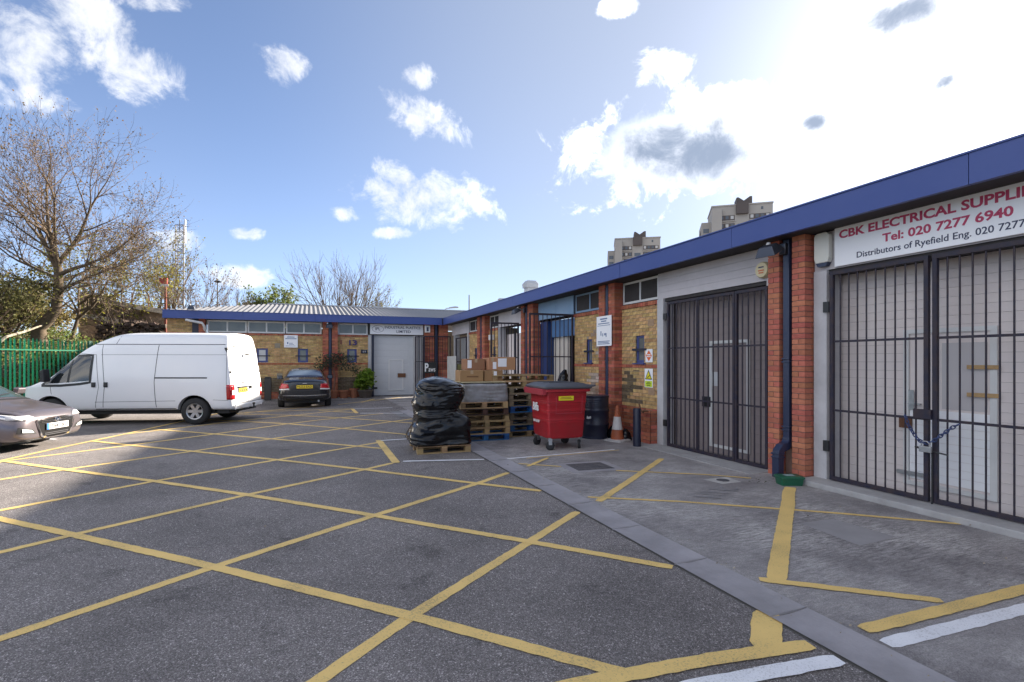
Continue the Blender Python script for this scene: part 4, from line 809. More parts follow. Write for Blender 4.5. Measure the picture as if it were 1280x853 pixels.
def liner(parent, x, r, w):
    mb = MB(); n = 20; vs = []
    for i in range(n+1):
        a = math.pi*(1.08*i/n-.04); vs += [(x+r*math.cos(a), -w, .34+r*math.sin(a)), (x+r*math.cos(a), w, .34+r*math.sin(a))]
    obj('wheel_arch_liner', mb.add(vs, [(2*i, 2*i+1, 2*i+3, 2*i+2) for i in range(n)]), TRIM, parent, smooth=60)

# white van
VANW = mat('van_white', (.80, .80, .81), .30, coat=.3, var=.35, vscale=1.1, col2=(.74, .74, .75))
van = thing('panel_van', 'tall white panel van parked by the green fence', 'van', (-2.46, 16.13, 0), R(163))
def vsec(x, zt, wk=1.0, zb=.36, rx=0.0, gut=True):
    k = (zt-1.0)/(2.38-1.0)
    def z(v): return v if v <= 1.0 else 1.0+(v-1.0)*k
    def sl(v): return rx*max(0, (v-.9))/1.4
    pts = [(.0, zb), (.86, zb), (.945, zb+.05), (.975, .62), (.985, .98), (.972, 1.30), (.935, 1.75), (.895, 2.02), (.872, 2.07), (.845, 2.14), (.79, 2.30), (.60, 2.375), (0, 2.40)]
    return (x, [(p*wk, z(q), sl(z(q))) for p, q in pts])
st = [vsec(-.93, 2.36, .93, rx=.20), vsec(-.915, 2.375, .965, rx=.17), vsec(-.82, 2.38, 1, rx=.13), vsec(-.5, 2.385, 1, rx=.06), vsec(.2, 2.39), vsec(1.0, 2.39), vsec(1.7, 2.385), vsec(2.0, 2.36), vsec(2.35, 2.22), vsec(2.7, 2.05), vsec(3.0, 1.80, 1),
      vsec(3.3, 1.50, 1), vsec(3.52, 1.27, .995), vsec(3.7, 1.18, .985), vsec(3.95, 1.05, .95), vsec(4.10, .93, .90), vsec(4.2, .84, .80), vsec(4.23, .8, .72)]
vb, bv = car_body('body', st, van, VANW, [(0, .34), (3.45, .34)], .435)
for x in (0, 3.45):
    liner(van, x, .432, .80)
    for s in (1, -1): wheel(van, x, s*.855, .345, .22, .205, 6, side=s)
for s in '+-':
    ax = s+'y'
    on_skin('side_window', bv, [(3.60, 1.06), (2.94, 1.74), (2.52, 1.745), (2.54, 1.14)], ax, GLASSD, van, .006); seam(bv, [(3.03, 1.10), (2.98, 1.66)], ax, van, .05, TRIM, .009, 'pillar')
    seam(bv, [(3.66, 1.02), (2.93, 1.77), (2.48, 1.78), (2.51, 1.10), (2.75, 1.06), (3.20, 1.02), (3.66, 1.02)], ax, van, .06, TRIM, .005, 'window_seal')
    seam(bv, [(3.45, 1.02), (3.42, .80)], ax, van); seam(bv, [(2.40, .46), (2.30, .98), (2.40, 1.80), (3.0, 1.84)], ax, van); seam(bv, [(2.22, .42), (2.16, 1.0), (2.28, 2.05)], ax, van, .012); seam(bv, [(.93, .42), (.97, 1.1), (.90, 2.05)], ax, van, .014)
    seam(bv, [(-.76, 2.065), (2.5, 2.065)], ax, van, .016, off=.004, name='gutter_line'); seam(bv, [(-.76, 1.80), (2.28, 1.80)], ax, van, .007); seam(bv, [(1.95, 2.06), (1.86, 2.33)], ax, van); seam(bv, [(-.82, .62), (-.46, .64)], ax, van, .008); seam(bv, [(.46, .62), (2.4, .60)], ax, van, .008); seam(bv, [(-.80, .64), (-.77, 2.04)], ax, van, .008)
    seam(bv, [(-.32, 1.205), (.97, 1.21)], ax, van, .032, TRIM, .006, 'door_rail'); on_skin('rub_strip', bv, [(2.4, .43), (.47, .43), (.47, .41), (2.4, .41)], ax, GAP, van, .004, 20, 2)
    for x in (2.42, 2.13): o = on_skin('door_handle', bv, [(x+.045, .98), (x-.045, .98), (x-.045, 1.10), (x+.045, 1.10)], ax, TRIM, van, .012, 4, 4, .02)
    y = 1 if s == '+' else -1
    arch = [(.44*math.cos(math.pi*i/16), .34+.44*math.sin(math.pi*i/16)) for i in range(1, 16)]
    seam(bv, arch, ax, van, .03, VANW, .008, 'arch_lip'); seam(bv, [(3.45+p, q) for p, q in arch], ax, van, .03, VANW, .008, 'arch_lip')
    obj('mirror', MB().prism([(0, 0), (.10, .0), (.12, .28), (.02, .32)], .2, frame_M((3.42, y*1.0, 1.12), (1, 0, 0), (0, 0, 1)) if s == '-' else frame_M((3.42, 1.2, 1.12), (1, 0, 0), (0, 0, 1))), TRIM, van, bevel=.02)
    on_skin('tail_light', bv, [(-.80, .64), (-.90, .64), (-.885, 1.02), (-.79, 1.02)], ax, LENSR, van, .008, 4, 6, .01)
    on_skin('tail_light', bv, [(y*.95, .64), (y*.80, .64), (y*.80, 1.02), (y*.94, 1.02)], '-x', LENSR, van, .010, 4, 6, .01); on_skin('reverse_lamp', bv, [(y*.93, .76), (y*.82, .76), (y*.82, .88), (y*.92, .88)], '-x', LENSW, van, .016, 4, 4)
    for z in (.75, 1.35, 1.95): on_skin('hinge', bv, [(y*.92, z-.03), (y*.86, z-.03), (y*.86, z+.03), (y*.92, z+.03)], '-x', TRIM, van, .01, 2, 2, .01) if z > 1 else None
seam(bv, [(0, .52), (0, 2.32)], '-x', van, .014); seam(bv, [(.86, .52), (-.86, .52)], '-x', van, .012); seam(bv, [(-.84, 1.78), (.84, 1.78)], '-x', van, .007)
on_skin('rear_bumper', bv, [(.97, .36), (-.97, .36), (-.97, .50), (.97, .50)], '-x', VANW, van, .045, 16, 4, .03)
p = skin_pt(bv, (.30, .86), '-x', .02); pl = obj('number_plate', B(p.x-.006, p.x+.004, .06, .58, .80, .91), PLY, van); obj('characters', MB().box(p.x-.009, p.x-.0065, .12, .2, .82, .89).box(p.x-.009, p.x-.0065, .24, .30, .82, .89).box(p.x-.009, p.x-.0065, .36, .42, .82, .89).box(p.x-.009, p.x-.0065, .46, .53, .82, .89), BLKTXT, pl)
obj('plate_lamp_strip', B(p.x-.03, p.x+.01, .02, .62, .93, .965), TRIM, van); obj('badge', B(p.x-.012, p.x, .18, .44, 1.06, 1.08), CHROME, van); obj('door_lock', B(p.x-.03, p.x+.02, -.16, -.10, .88, .96), TRIM, van); obj('latch', B(p.x+.0, p.x+.08, -.04, .04, 1.80, 1.84), TRIM, van)
obj('underbody', B(-.75, 3.95, -.72, .72, .27, .38), TRIM, van); tb = obj('tow_bar', B(-1.06, -.7, -.05, .05, .33, .38), TRIM, van); obj('tow_ball', MB().lathe([(.0, .38), (.02, .38), (.02, .44), (.035, .46), (.035, .49), (0, .51)], 12, Matrix.Translation((-1.08, 0, 0))), TRIM, tb); obj('tow_plate', B(-1.0, -.93, -.35, .35, .32, .36), TRIM, tb)
on_skin('windscreen', bv, [(-.80, 1.32), (.80, 1.32), (.74, 1.86), (-.74, 1.86)], '+x', GLASSD, van, .006, 12, 6)
on_skin('grille', bv, [(-.55, .62), (.55, .62), (.5, .86), (-.5, .86)], '+x', TRIM, van, .008, 8, 4)

# generic car sections
def csec(x, z0, zs, zb, zr, w, wb, wr, hood=False):
    """sill z0, shoulder zs, belt zb, roof zr; widths at shoulder, belt and roof edge"""
    return (x, [(0, z0), (w*.82, z0), (w*.965, z0+.06), (w, z0+(zs-z0)*.45), (w*.985, zs), (wb, zb), ((wb+wr)/2+.02, (zb+zr)/2), (wr, zr-.05), (wr*.72, zr-.008), (0, zr)])
# grey hatchback, nose to the yard
SILV = mat('silver_paint', (.16, .138, .15), .3, metal=.55, coat=.6, var=.2, vscale=40)
hb = thing('hatchback', 'silver grey hatchback cut off by the left edge of the photo', 'car', (-5.33, 12.46, 0), R(-16))
st = [csec(.90, .26, .45, .54, .60, .60, .53, .42), csec(.86, .21, .50, .60, .67, .72, .64, .5), csec(.76, .19, .56, .68, .75, .81, .70, .58), csec(.52, .18, .62, .73, .79, .86, .74, .62), csec(.28, .18, .65, .77, .835, .885, .76, .66), csec(.06, .18, .68, .81, .87, .89, .77, .69),
      csec(-.10, .18, .70, .85, .91, .89, .77, .69), csec(-.46, .18, .72, .90, 1.13, .89, .77, .66), csec(-.86, .18, .75, .95, 1.37, .89, .77, .60), csec(-1.35, .18, .76, .96, 1.45, .89, .77, .57), csec(-2.2, .18, .77, .98, 1.47, .89, .77, .57), csec(-2.9, .2, .80, 1.01, 1.43, .88, .75, .55), csec(-3.2, .22, .82, 1.02, 1.30, .85, .70, .52), csec(-3.4, .3, .8, .98, 1.1, .78, .62, .45)]
_, bv = car_body('body', st, hb, SILV, [(0, .31), (-2.65, .31)], .355)
for x in (0, -2.65):
    liner(hb, x, .352, .74)
    for s in (1, -1): wheel(hb, x, s*.78, .315, .2, .205, 5, side=s)
on_skin('windscreen', bv, [(-.56, 0.0), (-.56, 0.0), (-.56, 0), (-.56, 0)], 'z', GLASSD, hb) if False else on_skin('windscreen', bv, [(-0.150, -.70), (-0.150, .70), (-0.940, .56), (-0.940, -.56)], 'z', mat('screen_glass', (.03, .05, .05), .05, spec=.7), hb, .006, 10, 10)
seam(bv, [(-0.120, -.72), (-0.090, -.3), (-0.080, .3), (-0.120, .72)], 'z', hb, .05, TRIM, .008, 'scuttle'); seam(bv, [(-0.150, -.73), (-0.980, -.58)], 'z', hb, .035, TRIM, .008, 'screen_pillar'); seam(bv, [(-0.150, .73), (-0.980, .58)], 'z', hb, .035, TRIM, .008, 'screen_pillar')
seam(bv, [(-0.150, -.15), (-0.270, .45)], 'z', hb, .02, TRIM, .02, 'wiper'); seam(bv, [(.74, -.5), (.72, 0), (.74, .5)], 'z', hb, .008); seam(bv, [(.72, -.52), (.3, -.66), (-.08, -.72)], 'z', hb, .008); seam(bv, [(.72, .52), (.3, .66), (-.08, .72)], 'z', hb, .008)
for s in '+-':
    ax = s+'y'; y = 1 if s == '+' else -1
    on_skin('headlight', bv, [(.84, .585), (.30, .72), (.16, .75), (.72, .67)], ax, LENSW, hb, .008, 12, 4, .008); on_skin('headlight', bv, [(y*.40, .585), (y*.78, .60), (y*.82, .66), (y*.52, .665)], '+x', LENSW, hb, .006, 8, 4, .008)
    on_skin('lamp_unit', bv, [(.66, .615), (.46, .655), (.44, .70), (.62, .665)], ax, CHROME, hb, .016, 4, 4)
    seam(bv, [(.86, .575), (.4, .66), (.12, .745), (.2, .775), (.70, .69)], ax, hb, .012, TRIM, .006, 'headlight_seal')
    on_skin('fog_recess', bv, [(y*.44, .33), (y*.76, .36), (y*.74, .47), (y*.52, .42)], '+x', TRIM, hb, .006, 8, 4); on_skin('fog_light', bv, [(y*.50, .355), (y*.70, .375), (y*.70, .44), (y*.55, .405)], '+x', LENSW, hb, .014, 6, 4)
    on_skin('side_window', bv, [(-.72, .97), (-1.75, .99), (-1.72, 1.36), (-1.20, 1.31)], ax, GLASSD, hb, .006); on_skin('side_window', bv, [(-1.85, .99), (-2.75, 1.03), (-2.62, 1.30), (-1.82, 1.35)], ax, GLASSD, hb, .006)
    seam(bv, [(-.42, .25), (-.48, .88)], ax, hb); seam(bv, [(-1.80, .25), (-1.8, .97)], ax, hb)
GRIL = mat('grille_black', (.006, .006, .007), .7, spec=.15); on_skin('grille', bv, [(-.37, .345), (.37, .345), (.42, .57), (-.42, .57)], '+x', GRIL, hb, .014, 12, 8); on_skin('lower_grille', bv, [(-.30, .245), (.30, .245), (.36, .345), (-.36, .345)], '+x', GRIL, hb, .014, 12, 4)
for z, w in ((.545, .38), (.505, .36)): seam(bv, [(-w, z+.02), (-w*.5, z-.01), (0, z-.02), (w*.5, z-.01), (w, z+.02)], '+x', hb, .018, CHROME, .022, 'grille_bar')
seam(bv, [(-.44, .56), (-.40, .42), (-.34, .27), (-.2, .235), (.2, .235), (.34, .27), (.40, .42), (.44, .56), (.2, .585), (-.2, .585), (-.44, .56)], '+x', hb, .024, CHROME, .02, 'grille_surround')
for z in (.28, .31): seam(bv, [(-.28, z), (.28, z)], '+x', hb, .012, GAP, .02, 'grille_slat')
p = skin_pt(bv, (0, .43), '+x', .026); pl = obj('number_plate', B(p.x, p.x+.012, -.26, .26, .375, .487), PLW, hb, bevel=.003); obj('country_band', B(p.x+.0125, p.x+.014, -.26, -.215, .375, .487), PLB, pl); link('characters', text_mesh('EY64 CKO', BLKTXT, frame_M((p.x+.0135, -.20, .395), (0, 1, 0), (0, 0, 1)), .44, .075, bold=.01), pl)
p = skin_pt(bv, (0, .545), '+x', .03); o = obj('badge', MB().tube([(p.x+.006, .065*math.cos(2*math.pi*i/20), .545+.036*math.sin(2*math.pi*i/20)) for i in range(21)], .007, 6), CHROME, hb); obj('badge_stroke', MB().tube([(p.x+.006, -.03, .52), (p.x+.008, -.018, .57)], .006, 6).tube([(p.x+.006, .018, .52), (p.x+.008, .03, .57)], .006, 6).tube([(p.x+.007, -.024, .542), (p.x+.007, .024, .55)], .006, 6), CHROME, o)
on_skin('splitter', bv, [(-.66, .20), (.66, .20), (.66, .235), (-.66, .235)], '+x', TRIM, hb, .008, 16, 2, .01)
for s in (1, -1): obj('mirror', MB().prism([(0, 0), (.10, .0), (.13, .12), (.02, .14)], .2, frame_M((-.55, s*.85+(.1 if s > 0 else -.1)+.1, .97), (1, 0, 0), (0, 0, 1))), SILV, hb, bevel=.025)
obj('underbody', B(-2.9, .5, -.66, .66, .15, .22), TRIM, hb)

# black saloon, tail to the yard
BLKC = mat('black_car_paint', (.010, .010, .014), .18, coat=.8, spec=.5)
sl = thing('saloon_car', 'black saloon car parked facing the back wall', 'car', (-.145, 19.93, 0), R(90))
st = [csec(-.92, .36, .62, .80, .90, .70, .60, .50), csec(-.86, .30, .66, .86, .97, .80, .68, .56), csec(-.70, .24, .70, .90, 1.01, .86, .72, .62), csec(-.35, .22, .72, .92, 1.04, .885, .74, .66), csec(-.1, .22, .73, .93, 1.08, .89, .74, .64), csec(.35, .22, .74, .94, 1.25, .89, .74, .58), csec(.8, .22, .74, .94, 1.36, .89, .74, .56), csec(1.5, .22, .73, .94, 1.39, .89, .74, .57), csec(2.0, .22, .72, .92, 1.34, .89, .74, .58),
      csec(2.5, .22, .72, .90, 1.10, .89, .74, .64), csec(2.85, .22, .71, .86, .96, .88, .73, .66), csec(3.3, .22, .66, .78, .86, .85, .7, .6), csec(3.5, .24, .6, .7, .76, .76, .62, .5), csec(3.58, .28, .5, .6, .66, .6, .5, .4)]
_, bv = car_body('body', st, sl, BLKC, [(0, .31), (2.65, .31)], .355)
for x in (0, 2.65):
    liner(sl, x, .352, .72)
    for s in (1, -1): wheel(sl, x, s*.775, .315, .21, .205, 5, side=s)
on_skin('rear_window', bv, [(.0, -.60), (.0, .60), (.62, .50), (.62, -.50)], 'z', mat('rear_glass', (.10, .13, .17), .06, spec=.8), sl, .006, 10, 10)
for s in '+-':
    y = 1 if s == '+' else -1
    on_skin('tail_light', bv, [(y*.50, .70), (y*.80, .68), (y*.76, .87), (y*.52, .84)], '-x', LENSR, sl, .010, 8, 6, .01); on_skin('lamp_strip', bv, [(y*.49, .655), (y*.80, .645), (y*.80, .685), (y*.50, .70)], '-x', LENSW, sl, .012, 8, 3)
    on_skin('tail_light', bv, [(-.80, .70), (-.60, .72), (-.66, .84), (-.80, .85)], s+'y', LENSR, sl, .010, 4, 4)
    obj('mirror', MB().prism([(0, 0), (.10, .0), (.12, .13), (.02, .14)], .2, frame_M((1.95, y*.92+.1, .93), (1, 0, 0), (0, 0, 1))), BLKC, sl, bevel=.02); on_skin('side_window', bv, [(.5, .97), (1.95, .97), (1.75, 1.26), (.85, 1.28)], s+'y', GLASSD, sl, .006)
seam(bv, [(-.49, .86), (-.46, .62), (.46, .62), (.49, .86)], '-x', sl, .010); seam(bv, [(-.70, .46), (0, .44), (.70, .46)], '-x', sl, .02, CHROME, .008, 'bumper_trim'); on_skin('lower_bumper', bv, [(-.6, .28), (.6, .28), (.62, .38), (-.62, .38)], '-x', TRIM, sl, .008, 10, 3)
p = skin_pt(bv, (0, .75), '-x', .02); pl = obj('number_plate', B(p.x-.01, p.x, -.26, .26, .695, .805), PLY, sl, bevel=.003); link('characters', text_mesh('NU53 EAD', BLKTXT, frame_M((p.x-.011, .23, .715), (0, -1, 0), (0, 0, 1)), .46, .075, bold=.01), pl); obj('badge', B(p.x-.012, p.x+.02, -.07, .07, .855, .875), CHROME, sl)
obj('underbody', B(-.6, 3.2, -.66, .66, .18, .26), TRIM, sl)
for s in (1, -1): obj('exhaust', MB().tube([(-.9, s*.45, .25), (-.5, s*.45, .25)], .035, 10), METAL, sl) if s < 0 else None

# ------------------------------------------------------------------ yard props
from mathutils import noise as mnoise
REDP = mat('red_bin_plastic', (.40, .012, .02), .45, var=.7, vscale=6, col2=(.30, .022, .026), bump=.06, bscale=30); REDL = mat('red_bin_faded', (.36, .03, .045), .5)
LID = mat('grey_lid', (.085, .088, .10), .5, var=.3, vscale=5)
bn = thing('wheelie_bin', 'large red four wheeled refuse bin with dark lid', 'bin', (4.43, 8.80, 0), R(-3))
# body with tapered walls and horizontal ribs: rings of a rounded rectangle
def rring(hx, hy, r, z, n=5):
    out = []
    for cx, cy, a0 in ((hx-r, hy-r, 0), (-hx+r, hy-r, 90), (-hx+r, -hy+r, 180), (hx-r, -hy+r, 270)):
        for i in range(n): a = R(a0+90*i/(n-1)); out.append((cx+r*math.cos(a), cy+r*math.sin(a), z))
    return out
def loft(rings, cap=True):
    mb = MB(); n = len(rings[0]); vs = [p for r_ in rings for p in r_]; fs = [(i*n+k, i*n+(k+1) % n, (i+1)*n+(k+1) % n, (i+1)*n+k) for i in range(len(rings)-1) for k in range(n)]
    if cap: fs += [tuple(range(n))[::-1], tuple(range((len(rings)-1)*n, len(rings)*n))]
    return mb.add(vs, fs)
rings = [rring(.28, .30, .06, .20), rring(.34, .37, .06, .22)]
for i in range(10):
    z = .25+i*.082; t = (z-.25)/.85; hx, hy = .355+.055*t, .385+.06*t
    rings += [rring(hx, hy, .05, z), rring(hx, hy, .05, z+.05), rring(hx+.010, hy+.010, .05, z+.056), rring(hx+.010, hy+.010, .05, z+.078)] if 1 < i < 9 and i % 2 else [rring(hx, hy, .05, z), rring(hx+.003, hy+.003, .05, z+.078)]
rings += [rring(.42, .455, .05, 1.075), rring(.455, .49, .05, 1.08), rring(.455, .49, .05, 1.13)]
obj('body', loft(rings), REDP, bn, smooth=35)
obj('front_rim', loft([rring(.05, .47, .03, 1.03), rring(.06, .48, .03, 1.135)]), REDL, bn, loc=(-.47, 0, 0))
lid = obj('lid', loft([rring(.47, .505, .05, 1.135), rring(.485, .52, .06, 1.15), rring(.485, .52, .06, 1.175), rring(.36, .42, .08, 1.235), rring(.30, .36, .08, 1.238)]), LID, bn, smooth=35)
for y in (-.3, 0, .3): obj('lid_rib', B(-.30, .30, y-.015, y+.015, 1.239, 1.247), LID, lid)
obj('lid_handle', MB().tube([(.43, -.55, 1.18), (.50, -.56, 1.19), (.50, .56, 1.19), (.43, .55, 1.18)], .014, 8), LID, lid)
obj('recess_frame', MB().tube([(-.22, -.437, 1.0), (-.22, -.417, .68), (.30, -.417, .68), (.30, -.437, 1.0)], .009, 6), REDL, bn)
st_ = obj('sticker', B(-.18, .12, -.449, -.444, .92, 1.0), YLW if 'yellow_print' in MATS else PLY, bn); obj('print_line', B(-.15, .09, -.4505, -.4495, .945, .958).box(-.13, .07, -.4505, -.4495, .968, .98), mat('brown_print', (.35, .2, .02), .5), st_)
Mf = frame_M((-.407, .28, .70), (0, -1, 0), (.03, 0, 1)); link('logo_lettering', text_mesh('Biffa', WHTXT, Mf, .30, .16, bold=.03), bn); link('number_lettering', text_mesh('0800 307307', WHTXT, frame_M((-.395, .28, .48), (0, -1, 0), (.05, 0, 1)), .32, .05, bold=.01), bn)
for (x, y, a, big) in ((-.30, .33, 20, 0), (-.30, -.33, -15, 0), (.30, -.30, 60, 1), (.30, .33, 10, 0)):
    c = obj('castor', MB().lathe([(.04, .2), (.045, .235), (.0, .235)], 12, Matrix.Translation((x, y, 0))), METAL, bn); M = Matrix.Translation((x, y, .085)) @ Euler((R(90), 0, R(a))).to_matrix().to_4x4()
    obj('fork', MB().add([M @ Vector(p) for p in [(-.03, .02, -.045), (.03, .02, -.045), (.035, .13, -.045), (-.035, .13, -.045)]], [(0, 1, 2, 3)]).add([M @ Vector(p) for p in [(-.03, .02, .045), (.03, .02, .045), (.035, .13, .045), (-.035, .13, .045)]], [(0, 1, 2, 3)]), METAL, c)
    obj('castor_wheel', MB().lathe([(.02, -.03), (.07, -.028), (.084, -.018), (.084, .018), (.07, .028), (.02, .03)], 24, M), RUB, c, smooth=40); obj('hub', MB().lathe([(0, -.033), (.05, -.032), (.05, .032), (0, .033)], 16, M), METAL if big else BLK, c)

def make_pallet(label, loc, rz, m, w=1.0, l=1.2, nb=5, group='pallets stacked by the bin', src=None):
    t = thing('pallet', label, 'pallet', loc, rz, group)
    key = (m.name, w, l, nb)
    if key not in PC:
        PC[key] = (B(-w/2, w/2, -.05, .05, 0, .018).mesh('board', m), B(-.05, .05, -l/2, l/2, 0, .018).mesh('stringer', m), B(-.05, .05, -.07, .07, 0, .075).mesh('block', m))
    bd, sg, bl = PC[key]
    for i in range(nb): link('deck_board', bd, t, loc=(random.uniform(-.006, .006), -l/2+.05+i*(l-.1)/(nb-1), .115))
    for x in (-w/2+.05, 0, w/2-.05):
        link('stringer', sg, t, loc=(x, 0, .096))
        for y in (-l/2+.07, 0, l/2-.07): link('block', bl, t, loc=(x, y, .019))
    for y in (-l/2+.05, 0, l/2-.05): link('base_board', bd, t, loc=(0, y, 0))
    return t
PC = {}; PH = .1335
lab = {0: 'lowest', 1: 'second', 2: 'third', 3: 'fourth', 4: 'fifth', 5: 'sixth', 6: 'seventh', 7: 'eighth', 8: 'ninth', 9: 'tenth'}
for i, m in enumerate((WOODB, WOOD, WOOD, WOOD, WOODD, WOOD)):
    c = {'blue_pallet_paint': 'blue', 'pallet_wood': 'pale', 'dark_pallet_wood': 'dark brown'}[m.name]
    make_pallet(f'{c} wooden pallet, {lab[i]} from the ground in the stack left of the bin', (3.40+random.uniform(-.02, .02), 10.58+random.uniform(-.03, .03), i*PH), R(random.uniform(-2, 2)-2), m)
for i, m in enumerate((WOOD, WOODB, WOODG, WOODG, WOODB, WOODG, WOODG, WOODG)):
    c = {'blue_pallet_paint': 'blue', 'pallet_wood': 'pale', 'grey_pallet_wood': 'weathered'}[m.name]
    make_pallet(f'{c} wooden pallet, {lab[i]} from the ground in the stack behind the bin', (4.47+random.uniform(-.02, .02), 10.78+random.uniform(-.03, .03), i*PH), R(random.uniform(-2, 2)), m)
for i in range(2): make_pallet(('upper' if i else 'lower')+' of two long pale slatted pallets topping the stack behind the bin', (4.35, 10.85, 8*PH+i*PH), R(1-2*i), WOOD, 1.42, 1.2, 7)
make_pallet('small pale pallet under the black wrapped load', (2.27, 9.45, 0), R(-3), WOOD, .96, 1.05, group='single pallet')
FILM = mat('black_film', (.004, .004, .005), .2, spec=.42, bump=.04, bscale=16); CLEAR = mat('cloudy_film', (.30, .30, .31), .25, var=.8, vscale=3, col2=(.12, .10, .085), coat=.3, bump=.4, bscale=9)
def wrapped(prof, n=88, m=64, seed=0, amp=1.0):
    """loft of rounded rectangles with pulled wrinkles; prof: (z, hx, hy, cx, cy, roundness)"""
    P = np.array(prof, float); zs = P[:, 0]; vs = []
    for j in range(m+1):
        s = j/m*(len(P)-1); z, hx, hy, cx, cy, ex = [np.interp(s, range(len(P)), P[:, k]) for k in range(6)]
        for i in range(n):
            a = 2*math.pi*i/n; ca, sa = math.cos(a), math.sin(a); r = (abs(ca)**ex+abs(sa)**ex)**(-1/ex)
            x, y = cx+hx*r*ca, cy+hy*r*sa; q = Vector((x*2.0+seed, y*2.0, z*3.0)); q2 = Vector((x*2.2+seed, y*2.2, z*15+1.2*math.sin(a*2+seed)+x*3))
            d = amp*(.080*mnoise.noise(q)+.020*(1-2*abs(mnoise.noise(q2)))+.008*(1-2*abs(mnoise.noise(Vector((x*7+z*6, y*7+seed-z*5, z*26)))))); k = 1+d/max(.12, math.hypot(x-cx, y-cy))
            vs.append((cx+(x-cx)*k, cy+(y-cy)*k, z+.25*d))
    fs = [(j*n+i, j*n+(i+1) % n, (j+1)*n+(i+1) % n, (j+1)*n+i) for j in range(m) for i in range(n)]+[tuple(range(n))[::-1], tuple(range(m*n, (m+1)*n))]
    return MB().add(vs, fs)
ld = obj('wrapped_load', wrapped([(.10, .50, .53, 0, 0, 8), (.13, .54, .57, 0, 0, 7), (.22, .53, .56, .0, 0, 7), (.40, .49, .52, .0, 0, 6), (.56, .475, .50, .0, 0, 5.5), (.64, .44, .47, -.02, 0, 4.5), (.69, .40, .42, -.04, 0, 4), (.72, .385, .41, -.05, 0, 3.6), (.80, .40, .43, -.04, 0, 3.4), (.92, .41, .45, -.02, 0, 3.0), (1.02, .43, .46, .0, 0, 3.0), (1.10, .43, .46, .01, 0, 2.8), (1.17, .39, .43, .0, 0, 2.6), (1.23, .31, .35, -.03, 0, 2.4), (1.28, .19, .22, -.07, 0, 2.2), (1.31, .05, .05, -.10, 0, 2)], n=110, m=80, amp=1.15), FILM, loc=(2.27, 9.45, .035), rz=R(-3), smooth=55)
tag(ld, 'tall lumpy load wrapped in shiny black film', 'wrapped load')
ld = obj('wrapped_load', wrapped([(.0, .50, .60, 0, 0, 8), (.05, .51, .61, 0, 0, 8), (.2, .50, .60, 0, 0, 8), (.34, .50, .60, 0, 0, 7), (.37, .47, .57, 0, 0, 7), (.38, .2, .3, 0, 0, 5)], m=40, seed=5, amp=.35), CLEAR, loc=(3.42, 10.58, 6*PH+.0), rz=R(-3), smooth=55); tag(ld, 'low flat load in cloudy clear film on the left pallet stack', 'wrapped load')
tag(obj('plywood_sheet', B(-.46, .46, -.55, .55, 0, .015), mat('pale_ply', (.50, .43, .26), .7, var=.4, vscale=4), loc=(3.40, 10.62, 6*PH+.392), rz=R(-2)), 'pale yellowish board on top of the cloudy film load', 'board')
def carton(label, x, y, z, w, d, h, rz=0, paper=None, printed=False):
    t = thing('cardboard_box', label, 'box', (x, y, z), R(rz), 'cardboard boxes on the pallets')
    obj('carton', B(-w/2, w/2, -d/2, d/2, 0, h), CARD, t, bevel=.006); obj('tape', B(-.03, .03, -d/2-.0015, d/2+.0015, h-.0, h+.0015).box(-.03, .03, -d/2-.0025, -d/2-.001, h-.08, h), mat('parcel_tape', (.42, .30, .19), .25), t)
    if paper: a, b, c, e = paper; obj('paper_label', B(a, b, -d/2-.004, -d/2-.001, c, e), SIGNW, t)
    if printed: obj('printed_band', B(-w*.22, w*.28, -d/2-.004, -d/2-.001, h*.38, h*.5), mat('brown_ink', (.16, .08, .035), .8), t)
Z0 = 6*PH+.41
carton('wide cardboard box with faint print at the left of the lower row', 3.18, 10.52, Z0, .50, .45, .235, -2, None, True); carton('cardboard box with pale tape strip at the right of the lower row', 3.66, 10.55, Z0, .42, .45, .23, 2, (.0, .07, .02, .21))
carton('cardboard box with white label at left of the upper row', 3.35, 10.8, Z0+.238, .40, .45, .24, 0, (-.19, -.10, .04, .21)); carton('small cardboard box in the middle of the upper row', 3.68, 10.62, Z0+.238, .18, .4, .26, 0, (.0, .08, .02, .17)); carton('tallest cardboard box with big white paper at right of the upper row', 3.98, 10.62, Z0+.236, .44, .42, .28, 1, (-.19, .01, .07, .25))
# oil drum, cone, bollards, crate
dr = thing('oil_drum', 'dark blue black steel drum standing beside the red bin', 'drum', (5.70, 9.55, 0)); DRM = mat('drum_paint', (.010, .013, .036), .4, var=.6, vscale=5, col2=(.03, .028, .028))
pf = [(.0, .01), (.285, .01), (.295, .0), (.295, .03), (.283, .04)]
for zc in (.30, .60): pf += [(.283, zc-.04), (.298, zc-.015), (.298, zc+.015), (.283, zc+.04)]
for k in range(5): pf += [(.283, .66+k*.04), (.287, .67+k*.04), (.283, .68+k*.04)]
obj('shell', MB().lathe(pf+[(.283, .87), (.298, .885), (.298, .905), (.28, .905)], 40, None), DRM, dr, smooth=40); obj('rim', MB().lathe([(.27, .88), (.27, .905), (.295, .91), (.295, .88)], 40, cap=False), DRM, dr, smooth=40); obj('paint_smear', MB().prism([(-.05, -.03), (.0, -.035), (.06, -.02), (.05, .03), (.0, .01), (-.04, .03)], .002, frame_M((-.25, -.155, .46), (.53, -.85, 0), (0, 0, 1))), WHP, dr)
cn = thing('traffic_cone', 'dirty orange and white traffic cone beside the drum', 'cone', (5.88, 8.98, 0), R(20)); ORC = mat('cone_orange', (.40, .10, .035), .6, var=.7, vscale=8, col2=(.22, .07, .035)); WHC = mat('cone_sleeve', (.58, .56, .54), .5, var=.5, vscale=8, col2=(.4, .37, .34))
